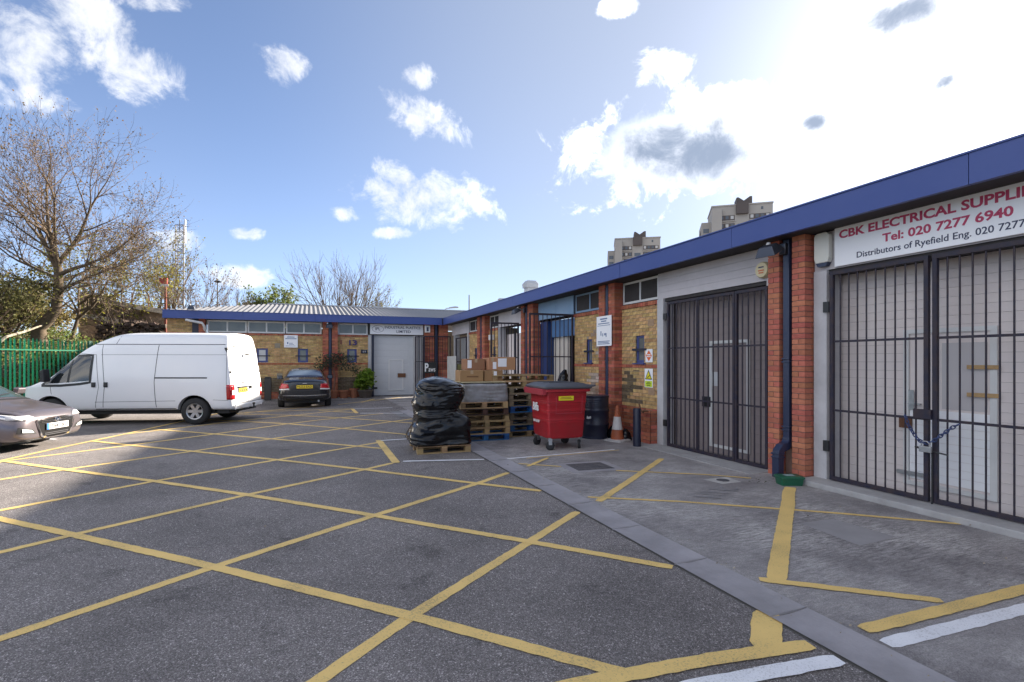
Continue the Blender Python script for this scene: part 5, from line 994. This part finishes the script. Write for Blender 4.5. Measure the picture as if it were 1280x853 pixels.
obj('foot', loft([rring(.20, .20, .04, 0), rring(.205, .205, .04, .03), rring(.17, .17, .05, .045)]), WHC, cn, smooth=30); cr = lambda z: .135-.105*(z-.04)/.68
obj('cone', MB().lathe([(cr(.04), .04), (cr(.2), .2), (cr(.55), .55), (cr(.72), .72), (.015, .73), (0, .73)], 28), ORC, cn, smooth=40); obj('sleeve', MB().lathe([(cr(.24)+.001, .24), (cr(.24)+.005, .241), (cr(.50)+.005, .50), (cr(.50)+.001, .501)], 28, cap=False), WHC, cn, smooth=40)
bo = thing('bollard', 'short dark blue steel post in front of the red plinth', 'bollard', (5.86, 8.27, 0)); obj('post', MB().lathe([(.075, 0), (.075, .72), (.07, .735), (0, .737)], 24), NAVY, bo, smooth=40)
bo = thing('bollard', 'square black post in front of the back wall between van and black car', 'bollard', (-1.6, 23.55, 0)); obj('post', B(-.13, .13, -.13, .13, 0, .92), BLK, bo, bevel=.015); obj('cap', loft([rring(.13, .13, .02, .921), rring(.09, .09, .02, .97)]), BLK, bo)
gx = thing('plastic_box', 'small green plastic box on the ground at the foot of the brick pier', 'box', (5.93, 4.97, 0), R(-22)); GB = mat('green_plastic', (.012, .105, .055), .4, var=.4, vscale=8, col2=(.02, .075, .045)); obj('tub', loft([rring(.135, .085, .015, 0), rring(.15, .10, .02, .095)]), GB, gx, smooth=30)
l = obj('lid', loft([rring(.16, .108, .02, .096), rring(.16, .108, .02, .115), rring(.14, .09, .02, .128)]), GB, gx, smooth=30); obj('lid_label', B(-.07, .06, -.05, .05, .1285, .1305), mat('faded_label', (.25, .33, .33), .6), l)
tag(obj('dead_leaves', MB().add([(p_[0]+random.uniform(-.02, .02), p_[1]+random.uniform(-.02, .02), .007+random.uniform(0, .012)) for p_ in [(5.68+random.gauss(0, .12), 5.28+random.gauss(0, .09)) for _ in range(40)] for _ in range(3)], [(3*i, 3*i+1, 3*i+2) for i in range(40)]), SOIL, kind='stuff'), 'dark scraps of dead leaves at the foot of the pier', 'litter')
tag(obj('rubbish_bag', wrapped([(0, .14, .16, 0, 0, 3), (.1, .2, .2, 0, 0, 2.6), (.4, .17, .18, .02, 0, 2.4), (.7, .10, .12, .06, 0, 2.2), (.86, .03, .03, .10, 0, 2)], 40, 30, 9, .8), FILM, loc=(6.1, 11.9, .55), smooth=50), 'black bag bundled against the open gate behind the bin', 'bag')
tag(obj('crate', loft([rring(.18, .22, .02, 0), rring(.2, .24, .02, .55)]), BLK, loc=(6.1, 11.9, 0), smooth=30), 'black tub under the bundled bag behind the bin', 'tub')
for (x, y, s) in ((6.02, 9.25, .16), (6.1, 9.0, .12)): tag(obj('bin_bag', wrapped([(0, s*.9, s, 0, 0, 2.6), (s*.7, s*1.1, s*1.1, 0, 0, 2.4), (s*1.5, s*.7, s*.7, 0, 0, 2.2), (s*2, .02, .02, 0, 0, 2)], 32, 20, x, .5), FILM, loc=(x, y, 0), smooth=50), 'small dark bag between drum and plinth, '+('larger one behind the cone' if s > .14 else 'smaller one by the red plinth'), 'bag')
tag(obj('vent_stub', MB().tube([(6.12, 8.42, .62), (6.1, 8.50, .68), (6.12, 8.56, .78)], .018, 8).box(6.08, 6.22, 8.40, 8.46, .642, .665), RUST), 'rusty metal stub on top of the red brick plinth', 'fitting')

# ------------------------------------------------------------------ plants by the back wall
def pot(label, x, y, r, h, m=TERRA): return tag(obj('plant_pot', MB().lathe([(r*.72, 0), (r*.95, h*.8), (r*1.06, h*.8), (r*1.06, h), (r*.92, h), (r*.9, h*.9), (0, h*.88)], 22), m, loc=(x, y, 0), smooth=35), label, 'pot', 'terracotta pots along the back wall')
pot('terracotta pot nearest the black car', 1.00, 23.75, .2, .36); pot('terracotta pot second from the black car', 1.42, 23.75, .23, .34); pot('terracotta pot third from the black car, beside the wooden tub', 1.85, 23.75, .2, .42)
pot('wide dark wooden tub under the bright green shrub', 2.32, 23.6, .33, .36, mat('tub_wood', (.09, .07, .055), .85, var=.6, vscale=9, col2=(.05, .04, .035)))
def blob(c, rad, n, pw=.5):
    p = rng.normal(size=(n, 3)); p /= np.linalg.norm(p, axis=1)[:, None]; p *= (rng.uniform(0, 1, n)**pw)[:, None]; return np.array(c)+p*np.array(rad)
sh = thing('shrub', 'bright lime green leafy shrub beside the pale roller door', 'shrub', (2.32, 23.6, .33)); leaves('foliage', np.concatenate([blob((0, 0, .45), (.40, .34, .40), 900), blob((.1, -.1, .75), (.22, .2, .2), 250), blob((-.15, 0, .3), (.34, .3, .2), 300)]), .13, LEAFB, sh); obj('stem', MB().tube([(0, 0, 0), (.02, 0, .5)], .02, 6), BARK, sh)
tr = thing('small_tree', 'small grey green evergreen tree in a pot behind the black car', 'tree', (1.0, 23.75, .3)); obj('trunk', MB().tube([(0, 0, 0), (.05, -.02, .6), (-.05, 0, 1.1), (.0, 0, 1.7)], [.04, .035, .03, .015], 8).tube([(-.05, 0, 1.1), (.4, -.1, 1.5)], [.02, .01], 6).tube([(0, 0, .9), (-.4, -.1, 1.4)], [.02, .01], 6), mat('pink_bark', (.17, .08, .055), .9), tr)
leaves('foliage', np.concatenate([blob((-.25, -.1, 1.3), (.55, .4, .40), 330), blob((.5, -.1, 1.2), (.5, .35, .35), 240), blob((.15, 0, 1.5), (.45, .35, .3), 200), blob((.95, -.1, .9), (.22, .2, .3), 90), blob((-.6, -.1, 1.0), (.25, .2, .3), 90)]), .085, LEAFD, tr)
for i, (x, h) in enumerate(((1.42, .35), (1.85, .25))): s_ = thing('pot_plant', ('thin' if i else 'sparse')+' leafless plant in the '+('third' if i else 'second')+' terracotta pot', 'plant', (x, 23.75, .3)); [obj('stem', MB().tube([(0, 0, 0), (random.uniform(-.1, .1), random.uniform(-.1, .1), h), (random.uniform(-.2, .2), 0, h*1.6)], .008, 5), TWIG, s_) for _ in range(4)]
tag(obj('brick_pile', MB().box(-3.1, -2.5, 24.0, 24.3, 0, .14).box(-2.45, -1.9, 23.98, 24.25, 0, .10).box(-2.9, -2.6, 23.95, 24.2, .14, .22), BR_R), 'low heap of red bricks at the foot of the back wall beside the van', 'bricks')

# ------------------------------------------------------------------ green palisade fence
fa = Vector((-6.1, 24.3)); fb_ = Vector((-20.9, 6.3)); fd = (fb_-fa).normalized(); flen = (fb_-fa).length; fh = 2.4
fence = thing('palisade_fence', 'green steel palisade fence behind the van and hatchback', 'fence', (fa.x, fa.y, 0), math.atan2(fd.y, fd.x))
pm = MB(); W = .028
sec = [(-W, .012), (-W*.45, -.008), (0, .010), (W*.45, -.008), (W, .012)]
vs = []; 
for z, k in ((.06, 1), (fh-.12, 1)): vs += [(x, y, z) for x, y in sec]
pm.add(vs, [(i, i+1, 5+i+1, 5+i) for i in range(4)]); pm.add([(-W, .012, fh-.12), (-W*.45, -.008, fh-.12), (-W*.62, 0, fh)], [(0, 1, 2)]); pm.add([(-W*.45, -.008, fh-.12), (0, .01, fh-.12), (W*.45, -.008, fh-.12), (0, .0, fh)], [(0, 1, 3), (1, 2, 3)]); pm.add([(W*.45, -.008, fh-.12), (W, .012, fh-.12), (W*.62, 0, fh)], [(0, 1, 2)])
pme = pm.mesh('pale', GREENP); x = .1
while x < flen: link('pale', pme, fence, loc=(x, -.0, random.uniform(-.01, .01))).rotation_euler = (R(random.uniform(-.4, .4)), R(random.uniform(-.5, .5)), 0); x += .120
xs = [0]; x = 2.05
while x < flen: xs.append(x); x += 2.75
for x in xs: obj('post', B(x-.05, x+.05, .06, .16, 0, fh-.05), mat('dark_green_paint', (.006, .06, .038), .5), fence)
for z in (.5, fh-.4): obj('rail', B(0, flen, .014, .058, z-.022, z+.022), GREENP, fence)

# ------------------------------------------------------------------ railway bank behind the fence
def bank_h(x, y):
    p = Vector((x, y))-fa; d = p.x*fd.y-p.y*fd.x; d = -d if False else d      # distance behind the fence line
    k = max(0, min(1, (d-.6)/7.0)); k = k*k*(3-2*k)
    return k*(2.6+.5*mnoise.noise(Vector((x*.3, y*.3, 0))))+(.18*mnoise.noise(Vector((x*1.3, y*1.3, 3))) if d > .6 else 0)
sgn = 1 if bank_h(-14, 30) > .5 else -1
if sgn < 0:
    _old = bank_h
    def bank_h(x, y):
        p = Vector((x, y))-fa; d = -(p.x*fd.y-p.y*fd.x); k = max(0, min(1, (d-.6)/7.0)); k = k*k*(3-2*k)
        return k*(2.6+.5*mnoise.noise(Vector((x*.3, y*.3, 0))))+(.18*mnoise.noise(Vector((x*1.3, y*1.3, 3))) if d > .6 else 0)
nx, ny = 84, 90; vs = []
for j in range(ny+1):
    for i in range(nx+1):
        x = -66+i*(60.4/nx); y = -30+j*(95/ny); h = bank_h(x, y); vs.append((x, y, h if h > .02 else -.25))
obj('embankment', MB().add(vs, [(j*(nx+1)+i, j*(nx+1)+i+1, (j+1)*(nx+1)+i+1, (j+1)*(nx+1)+i) for j in range(ny) for i in range(nx)]), SOIL, smooth=80, kind='structure')
def ground_pts(n, x0, x1, y0, y1, up, cl):
    out = []
    while len(out) < n:
        x, y = random.uniform(x0, x1), random.uniform(y0, y1); h = bank_h(x, y)
        c = mnoise.noise(Vector((x*cl, y*cl, 7)))
        if h < .05 or c < -.15: continue
        out.append((x, y, h+random.random()**1.5*up*max(.15, c+.4)))
    return out
tag(leaves('ground_cover', ground_pts(26000, -17, -5.8, 18, 33, 1.1, .55), .11, LEAFG, kind='stuff'), 'ivy and low green scrub covering the bank behind the fence', 'scrub')
tag(leaves('dead_scrub', ground_pts(7000, -17, -6, 20, 34, 1.3, .8), .09, mat('dry_leaf', (.22, .16, .09), .9, rnd='island', leaf=.3), kind='stuff'), 'dry brown scrub and litter on the bank', 'scrub')

# ------------------------------------------------------------------ trees
def grow(seeds, levels, spread, seed, ratio=.68, up=.12, kids=(3, 5), seg=5, wob=.16, minr=.004):
    """seeds: (start, dir, length, radius, level); returns tube paths per level and twig tips"""
    r = random.Random(seed); paths = []; tips = []; stack = list(seeds)
    while stack:
        p, d, L, rad, lv = stack.pop(); pts = [p.copy()]; rs = [rad]; d = d.normalized(); q = p.copy(); dirs = [d.copy()]
        for i in range(seg):
            d = (d+Vector((r.uniform(-wob, wob), r.uniform(-wob, wob), r.uniform(-wob, wob)))+Vector((0, 0, up*(.5+lv*.1)))).normalized(); q = q+d*(L/seg); pts.append(q.copy()); rs.append(max(minr*.6, rad*(1-.62*(i+1)/seg))); dirs.append(d.copy())
        paths.append((pts, rs, lv))
        if lv >= levels: tips += [pts[-1], pts[3]]; continue
        for c in range(r.randint(*kids)):
            t = r.uniform(.25, 1.0); k = t*seg; i = min(int(k), seg-1); pos = pts[i].lerp(pts[i+1], k-i); bd = dirs[i+1]
            a = bd.cross(Vector((r.uniform(-1, 1), r.uniform(-1, 1), r.uniform(-1, 1)))).normalized(); an = R(r.uniform(*spread)); nd = bd*math.cos(an)+a*math.sin(an)
            stack.append((pos, nd, L*ratio*r.uniform(.7, 1.15), max(minr, rs[i]*.62), lv+1))
        e = dirs[-1]; stack.append((pts[-1], e, L*ratio, max(minr, rs[-1]), lv+1))
    return paths, tips
def build_tree(name, label, base, seeds, levels, seed, leafm=BUD, leaf_n=2, leaf_s=.07, trunk=None, group=None, **kw):
    t = thing(name, label, 'tree', base, group=group); paths, tips = grow(seeds, levels, kw.pop('spread', (22, 52)), seed, **kw); big = MB(); fine = MB()
    if trunk: big.tube(trunk[0], trunk[1], 12)
    for pts, rs, lv in paths: (big if lv <= 1 else fine).tube(pts, rs, 8 if lv <= 1 else (5 if lv == 2 else 3), False)
    obj('trunk', big, BARK, t, smooth=60); obj('crown', fine, TWIG, t)
    if leafm and leaf_n:
        P = np.repeat(np.array([tuple(p) for p in tips]), leaf_n, 0); leaves('leaves', P+rng.normal(size=P.shape)*.08, leaf_s, leafm, t)
    return t
TB = at(50, 418, 22.0); TB.z = bank_h(TB.x, TB.y)-.1
def lp(x, y, D=22.0): return at(x, y, D)-TB
tp = [Vector((0, 0, 0)), lp(48, 412), lp(58, 402), lp(70, 388), lp(73, 365), lp(73, 335)]
seeds = []
V3 = Vector
for (x, y, dx, dy, dz, L, rad) in [(73, 335, -.05, 0, 1, 2.6, .13), (73, 330, .45, .2, .9, 2.6, .11), (73, 340, -.55, -.1, .75, 2.5, .10), (73, 345, .8, -.3, .42, 2.5, .10), (72, 350, -.9, .2, .42, 2.3, .085), (73, 332, .1, -.7, .8, 2.4, .09), (73, 328, -.15, .7, .85, 2.4, .09), (73, 362, .95, .1, .16, 2.3, .075), (73, 358, -.95, -.2, .14, 2.0, .07), (73, 352, .5, .7, .4, 2.1, .075), (73, 370, .8, -.5, .28, 1.9, .06), (73, 338, -.35, -.5, .9, 2.4, .09)]:
    seeds.append((lp(x, y), RGT*dx+FWD*dy+V3((0, 0, dz)), L, rad, 0))
build_tree('sycamore_tree', 'big bare budding tree with spreading crown behind the green fence', TB, seeds, 4, 5, trunk=(tp, [.30, .26, .23, .20, .18, .15]), leaf_n=1, leaf_s=.075, kids=(3, 4), ratio=.71, up=.045, spread=(24, 58), minr=.0055)
t2b = at(88, 400, 23.5); t2b.z = bank_h(t2b.x, t2b.y)-.1
build_tree('young_tree', 'slimmer tree with yellow green young leaves right of the big bare tree', t2b, [(V3((0, 0, 0)), RGT*.25+V3((0, 0, 1)), 2.3, .11, 0), (V3((.2, 0, 1.2)), RGT*1+FWD*.1+V3((0, 0, .55)), 2.6, .07, 0), (V3((.3, 0, 1.9)), RGT*.8-FWD*.4+V3((0, 0, .35)), 2.4, .06, 0), (V3((.1, 0, 1.5)), RGT*.9+FWD*.5+V3((0, 0, .3)), 2.2, .06, 0)], 3, 11, leafm=mat('spring_leaf', (.19, .18, .03), .6, rnd='island', leaf=.45), leaf_n=1, leaf_s=.10, kids=(3, 4), up=.08)
def bare(label, x, y, D, h, seed, sp=(18, 42), n=5, lf=None, ln=0, name='bare_tree', ls=.12):
    b = at(x, y, D); b.z = max(0, bank_h(b.x, b.y)); rr = random.Random(seed)
    sd = [(V3((rr.uniform(-.2, .2), rr.uniform(-.2, .2), 0)), V3((rr.uniform(-.45, .45), rr.uniform(-.45, .45), 1)), h*.40, h*.011, 0) for _ in range(n)]
    return build_tree(name, label, b, sd, 3, seed, leafm=lf or BUD, leaf_n=ln, leaf_s=ls, kids=(3, 5), ratio=.62, up=.10, spread=sp, minr=.010 if D > 32 else .006, group='trees beyond the yard')
bare('large bare tree rising behind the roof of the back range', 425, 380, 42, 9.6, 21, n=8); bare('bare tree with a few brown leaves right of the large one behind the roof', 452, 385, 44, 7.4, 22, lf=LEAFO, ln=1, n=6); bare('small green leafed tree above the back roof near the lamp post', 343, 385, 50, 7.6, 23, lf=LEAFG, ln=4, n=6, ls=.22)
bare('thin bare tree above the left end of the back roof', 240, 385, 38, 7.6, 24, lf=BUD, ln=1); bare('pale bare tree beneath the lattice mast', 205, 380, 34, 8.6, 25, lf=mat('spring_leaf', (.19, .18, .03), .6), ln=2); bare('low bare tree between the mast and the lamp post', 285, 385, 46, 6.8, 26); bare('low bare tree just right of the lamp post', 312, 385, 48, 6.4, 27)
bare('olive leafed tree half behind the big bare tree', 150, 385, 30, 7.4, 28, lf=mat('spring_leaf', (.19, .18, .03), .6), ln=3, ls=.13)
def bush(label, x, y, D, rad, n, m, s=.13):
    b = at(x, y, D); b.z = bank_h(b.x, b.y)-.05; t = thing('bush', label, 'bush', b, group='bushes on the bank'); P = []; rr = random.Random(int(x+y)); mb = MB()
    for _ in range(9):
        c = V3((rr.uniform(-1, 1)*rad[0]*.7, rr.uniform(-1, 1)*rad[0]*.5, rr.uniform(.35, 1)*rad[1]*.85)); P.append(blob(c, (rad[0]*.42, rad[0]*.4, rad[1]*.28), n//9, .7)); mb.tube([(0, 0, 0), c*.5+V3((rr.uniform(-.2, .2), 0, .2)), c], [.05, .03, .012], 5)
    for _ in range(40):
        c = V3((rr.uniform(-1.2, 1.2)*rad[0], rr.uniform(-1, 1)*rad[0]*.7, rr.uniform(.4, 1.25)*rad[1])); mb.tube([c*.35, c*.7+V3((0, 0, .15)), c], [.02, .012, .005], 3, False)
    leaves('foliage', np.concatenate(P), s, m, t); obj('stem', mb, TWIG, t)
bush('olive green bush at the left edge above the fence', 12, 420, 22, (2.6, 3.2), 5200, LEAFO, .12); bush('ragged olive bush left of the big tree trunk', -40, 420, 20, (2.6, 3.4), 4200, LEAFO, .12); bush('low green bush at the foot of the big tree', 92, 424, 20.5, (1.1, 1.3), 2600, LEAFG, .12)
bush('yellowish bush between trunk and bridge pier', 40, 415, 26, (2.2, 2.8), 3600, mat('yellow_bush', (.20, .16, .05), .7, rnd='island', leaf=.4), .12); bush('dull green bush further along the bank', 2, 395, 29, (3.2, 3.8), 4000, LEAFG, .15)

# ------------------------------------------------------------------ old bridge remains on the bank
def deep(x, y, D): return at(x, y, D)
c = at(112, 440, 30); ab = thing('bridge_abutment', 'sandy brick bridge pier standing on the bank', 'wall', (c.x, c.y, 0), -YAW)
z_ = lambda y, D=30.: EYE+(HOR-y)*D/FPX
TAN = mat('sandy_brick', (.34, .22, .12), .9, var=.6, vscale=6, rnd='island', col2=(.24, .15, .08))
core = obj('core', B(-.62, .62, 0, 1.2, .5, z_(369)), MORT, ab); mb = MB()
for a, b, p, q in brick_list(-.64, .64, .6, z_(369)): mb.box(a, b, -.02+random.uniform(-.006, 0), .02, p, q)
obj('brickwork', mb, TAN, core, kind='stuff'); mb = MB()
for a, b, p, q in brick_list(0, 1.2, .6, z_(369)): mb.box(-.64, -.6, a, b, p, q)
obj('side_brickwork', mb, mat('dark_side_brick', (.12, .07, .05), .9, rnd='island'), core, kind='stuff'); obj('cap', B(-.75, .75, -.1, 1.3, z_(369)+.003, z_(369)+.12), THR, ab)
for (x0, y0, x1, y1, lab_) in ((124, 379, 206, 393, 'upper pale concrete ledge sloping behind the rusty post'), (104, 397, 190, 413, 'lower pale concrete ledge sloping down on the bank')):
    a = at(x0, y0, 30); b = at(x1, y1, 30); d = (b-a); n = 7; t = thing('bridge_parapet', lab_, 'wall', a); 
    for i in range(n):
        p = d*(i/n); q = d*((i+1)/n)*1.0; u = d.normalized(); obj('coping_slab', MB().add([p+V3((0, -.25, 0)), q-u*.03+V3((0, -.25, 0)), q-u*.03+V3((0, .3, 0)), p+V3((0, .3, 0)), p+V3((0, -.25, .28)), q-u*.03+V3((0, -.25, .28)), q-u*.03+V3((0, .3, .28)), p+V3((0, .3, .28))], [(0, 3, 2, 1), (4, 5, 6, 7), (0, 1, 5, 4), (1, 2, 6, 5), (2, 3, 7, 6), (3, 0, 4, 7)]), mat('weathered_slab', (.5, .44, .36), .9, var=.7, vscale=4, col2=(.2, .17, .14)), t)
    w = MB().add([(0, .1, -.9), (d.x, d.y+.1, d.z-.9), (d.x, d.y+.1, d.z), (0, .1, 0), (0, .3, -.9), (d.x, d.y+.3, d.z-.9), (d.x, d.y+.3, d.z), (0, .3, 0)], [(0, 1, 2, 3), (4, 7, 6, 5), (0, 3, 7, 4), (1, 5, 6, 2), (3, 2, 6, 7), (0, 4, 5, 1)]); obj('wall', w, mat('rubble', (.26, .19, .13), .95, var=.9, vscale=2.5, col2=(.12, .085, .06), bump=.6, bscale=12), t)
    if x0 == 124:
        for i in range(5):
            p = d*(i/4); obj('post', MB().tube([p, p+V3((0, 0, .95))], .035, 6), RUST, t)
        for k in (.5, .92): obj('rail', MB().tube([V3((0, 0, k)), d+V3((0, 0, k))], .025, 6), mat('pale_rail', (.33, .28, .2), .8), t)
rw = at(166, 440, 27); zb_ = EYE+(HOR-424)*27/FPX; rub = thing('rubble_wall', 'dark crumbling rubble wall above the van roof', 'wall', (rw.x, rw.y, zb_), -YAW); rr_ = random.Random(4); mb = MB()
for _ in range(420):
    x_ = rr_.uniform(-1.75, 1.7); h_ = .95*(1-.25*abs(x_)/1.75); z0_ = rr_.uniform(0, h_); sz = rr_.uniform(.06, .17); M_ = Matrix.Translation((x_, rr_.uniform(-.15, .5), z0_)) @ Euler((rr_.uniform(-.5, .5), rr_.uniform(-.5, .5), rr_.uniform(0, 3))).to_matrix().to_4x4()
    mb.add([M_ @ Vector((sx_*sz*rr_.uniform(.7, 1.3), sy_*sz*.8*rr_.uniform(.7, 1.2), sz_*sz*.55*rr_.uniform(.7, 1.3))) for sx_, sy_, sz_ in ((-1, -1, -1), (1, -1, -1), (1, 1, -1), (-1, 1, -1), (-1, -1, 1), (1, -1, 1), (1, 1, 1), (-1, 1, 1))], [(0, 3, 2, 1), (4, 5, 6, 7), (0, 1, 5, 4), (1, 2, 6, 5), (2, 3, 7, 6), (3, 0, 4, 7)])
obj('rubble', mb, mat('dark_rubble', (.11, .075, .06), .95, var=.9, vscale=5, col2=(.05, .036, .03), bump=.8, bscale=14, rnd='island'), rub, kind='stuff'); mb = MB()
for _ in range(160):
    p_ = V3((rr_.uniform(-1.8, 1.8), rr_.uniform(-.3, .4), rr_.uniform(.2, .9))); mb.tube([p_, p_+V3((rr_.uniform(-.4, .4), rr_.uniform(-.1, .1), rr_.uniform(.0, .45)))], .009, 3, False)
obj('twigs', mb, TWIG, rub, kind='stuff')
pb = at(207, 420, 27); ps = thing('signal_post', 'rusty red post with red and white box beside the back range', 'post', (pb.x, pb.y, bank_h(pb.x, pb.y)-.2)); zt = EYE+(HOR-349)*27/FPX-ps.location.z
obj('post', MB().tube([(0, 0, 0), (0, 0, zt)], .06, 8), mat('rust_red', (.20, .05, .03), .8, var=.5, vscale=10), ps); obj('red_box', B(-.26, .08, -.1, .1, zt-.3, zt+.05), mat('red_metal', (.35, .05, .03), .5), ps); obj('white_plate', B(-.2, .16, -.12, -.1, zt-.42, zt-.28), WHP, ps)
gb_ = at(-25, 430, 19.5); gb_.z = bank_h(gb_.x, gb_.y)
tag(obj('fallen_branch', MB().tube([gb_, at(8, 421, 20.2), at(30, 415, 21), at(55, 406, 21.9)], [.06, .055, .045, .03], 6), mat('pale_branch', (.36, .31, .24), .9)), 'pale broken bough leaning against the big tree trunk above the fence', 'branch')

# ------------------------------------------------------------------ lamp posts, mast, roof fittings
def lamp(label, x, ytop, D, kind):
    b = at(x, HOR, D); t = thing('street_lamp', label, 'street lamp', (b.x, b.y, 0), -YAW); h = EYE+(HOR-ytop)*D/FPX
    obj('column', MB().tube([(0, 0, 0), (0, 0, h)], [.09, .055], 10), mat('lamp_column', (.10, .11, .12), .5), t)
    if kind == 'top': obj('head', MB().lathe([(.06, h), (.3, h+.08), (.33, h+.16), (.2, h+.24), (0, h+.26)], 16), HOUS, t, smooth=50)
    elif kind == 'arm': obj('arm', MB().tube([(0, 0, h-.05), (.2, 0, h+.12), (1.2, 0, h+.2)], .05, 8), METAL, t); obj('head', MB().prism([(.5, .12), (1.6, .18), (1.65, .3), (1.2, .36), (.5, .24)], .3, frame_M((0, .15, h), (1, 0, 0), (0, 0, 1))), METAL, t, bevel=.04)
    elif kind == 'box': obj('head', MB().prism([(-.75, .05), (.1, -.02), (.35, .06), (.3, .22), (-.6, .22)], .5, frame_M((0, .25, h), (1, 0, 0), (0, 0, 1))), METAL, t, bevel=.05)
    elif kind == 'plain': pass
    return t
lamp('dark street lamp with round head above the left part of the back roof', 272, 354, 50, 'top'); lamp('small street lamp with arm above the corner of the roofs', 556, 387, 60, 'arm'); lamp('thin bare pole just right of the roof corner', 586.5, 369, 48, 'plain'); lamp('street lamp head peeping over the right hand roof', 631, 376, 52, 'box')
mb_ = at(226.5, HOR, 85); mast = thing('lattice_mast', 'tall steel lattice mast rising behind the bare trees', 'mast', (mb_.x, mb_.y, 0), -YAW); ht = EYE+(HOR-282)*85/FPX; wq = .68; STL = mat('mast_steel', (.16, .16, .18), .5, metal=.3)
legs = [(-wq, -wq*.6), (wq, -wq*.6), (0, wq)]
for x, y in legs: obj('leg', MB().tube([(x, y, 0), (x, y, ht)], .085, 6), STL, mast)
n = 22
for i in range(n):
    z0, z1 = ht*i/n, ht*(i+1)/n; mb = MB()
    for k in range(3):
        p, q = legs[k], legs[(k+1) % 3]; p, q = (p, q) if i % 2 else (q, p); mb.tube([(*p, z0), (*q, z1)], .05, 4).tube([(*p, z1), (*q, z1)], .045, 4)
    obj('brace', mb, STL, mast)
obj('antenna', MB().tube([(wq, 0, ht-3), (wq, 0, ht+1.0)], .13, 8), WHP, mast); obj('antenna', MB().tube([(0, -.4, ht-1), (0, -.4, ht+.9)], .07, 6), STL, mast)
vc = thing('roof_vent', 'square metal vent cowl on the right hand roof', 'vent', at(663, 368, 17.5)-V3((0, 0, .35)), 0)
obj('duct', loft([rring(.17, .17, .02, -.2), rring(.17, .17, .02, .58)]), roofm, vc, smooth=30); obj('cowl', loft([rring(.21, .21, .02, .56), rring(.22, .22, .02, .70), rring(.15, .15, .02, .80)]), roofm, vc, smooth=30)

# ------------------------------------------------------------------ tower blocks far beyond
CONCT = mat('tower_concrete', (.34, .32, .29), .85, var=.5, vscale=.12, col2=(.27, .25, .23)); BRT = mat('tower_brown', (.085, .07, .065), .8); GLT = mat('tower_glass', (.10, .11, .12), .2); WHT = mat('tower_white', (.45, .45, .44), .7)
def tower(label, x, D, rot):
    b = at(x, HOR, D); t = thing('tower_block', label, 'tower block', (b.x, b.y, 0), rot); H_ = 57.0
    bodies = [(-10.2, 9.8, -8, 8, H_), (-13.4, -10.2, -3.5, 9, H_-4.2), (-10.3, -7, -9.6, -8, H_-1.2)]
    for (x0, x1, y0, y1, h) in bodies: obj('wall', B(x0, x1, y0, y1, 0, h), CONCT, t)
    obj('parapet', B(-10.4, 10.0, -8.25, 8.2, H_+.01, H_+.5), CONCT, t)
    obj('lift_core', B(-2.2, 1.8, -9.3, 2, H_-3.2, H_+.6), BRT, t)
    r = obj('rooftop_house', B(-5.4, 4.4, -5, 4, H_+.52, H_+1.3), BRT, t)
    obj('butterfly_roof', MB().prism([(-1.4, 0), (3.8, 0), (3.8, 2.9), (3.0, 2.9), (1.0, 1.5), (-.8, 2.8), (-1.4, 2.8)], 6, frame_M((0, 2, H_+1.31), (1, 0, 0), (0, 0, 1))), BRT, r)
    z = H_-5.2
    for f in range(13):
        for (x0, x1) in ((-9.4, -2.6), (2.2, 9.0)):
            o = obj('balcony', B(x0, x1, -8.06, -8.0, z, z+1.9), BRT, t)
            for k in range(4):
                a = x0+.35+k*(x1-x0)/4; obj('window', B(a, a+1.0, -8.12, -8.07, z+.5, z+1.65), GLT if (k+f) % 3 else WHT, o)
            obj('slab_edge', B(x0-.2, x1+.2, -8.5, -8.0, z-.35, z-.02), CONCT, o)
        obj('window', B(-1.6, 1.2, -8.06, -8.0, z+.1, z+1.6), GLT, t) if z < H_-6 else None
        if z < H_-7: obj('side_window', B(-13.46, -13.4, -1, 6, z, z+1.7), BRT, t); obj('end_window', B(-12.8, -10.8, -3.56, -3.5, z, z+1.6), GLT, t)
        z -= 2.9
    for xx in (-7.5, 6): obj('slit_window', B(xx, xx+.7, -8.06, -8.0, H_-1.9, H_-.9), GLT, t)
tower('smaller looking grey tower block left of the two above the right roof', 796, 240, -YAW-R(14)+R(4)); tower('larger looking grey tower block with stepped side above the right roof', 924, 190, -YAW-R(24)+R(8))

# ------------------------------------------------------------------ small litter in the yard
lt = []; rl = random.Random(12)
for _ in range(260):
    x_, y_ = (rl.gauss(3.08, .10), rl.uniform(1.0, 14)) if rl.random() < .35 else (rl.uniform(-4, 6), rl.uniform(1.6, 16)) if rl.random() < .6 else (rl.gauss(6.15, .12), rl.uniform(2.5, 10))
    lt.append((x_, y_, .014))
tag(leaves('litter', lt, .022, mat('litter_scrap', (.30, .25, .19), .9, rnd='island'), kind='stuff'), 'tiny leaf and paper scraps scattered over the ground', 'litter')
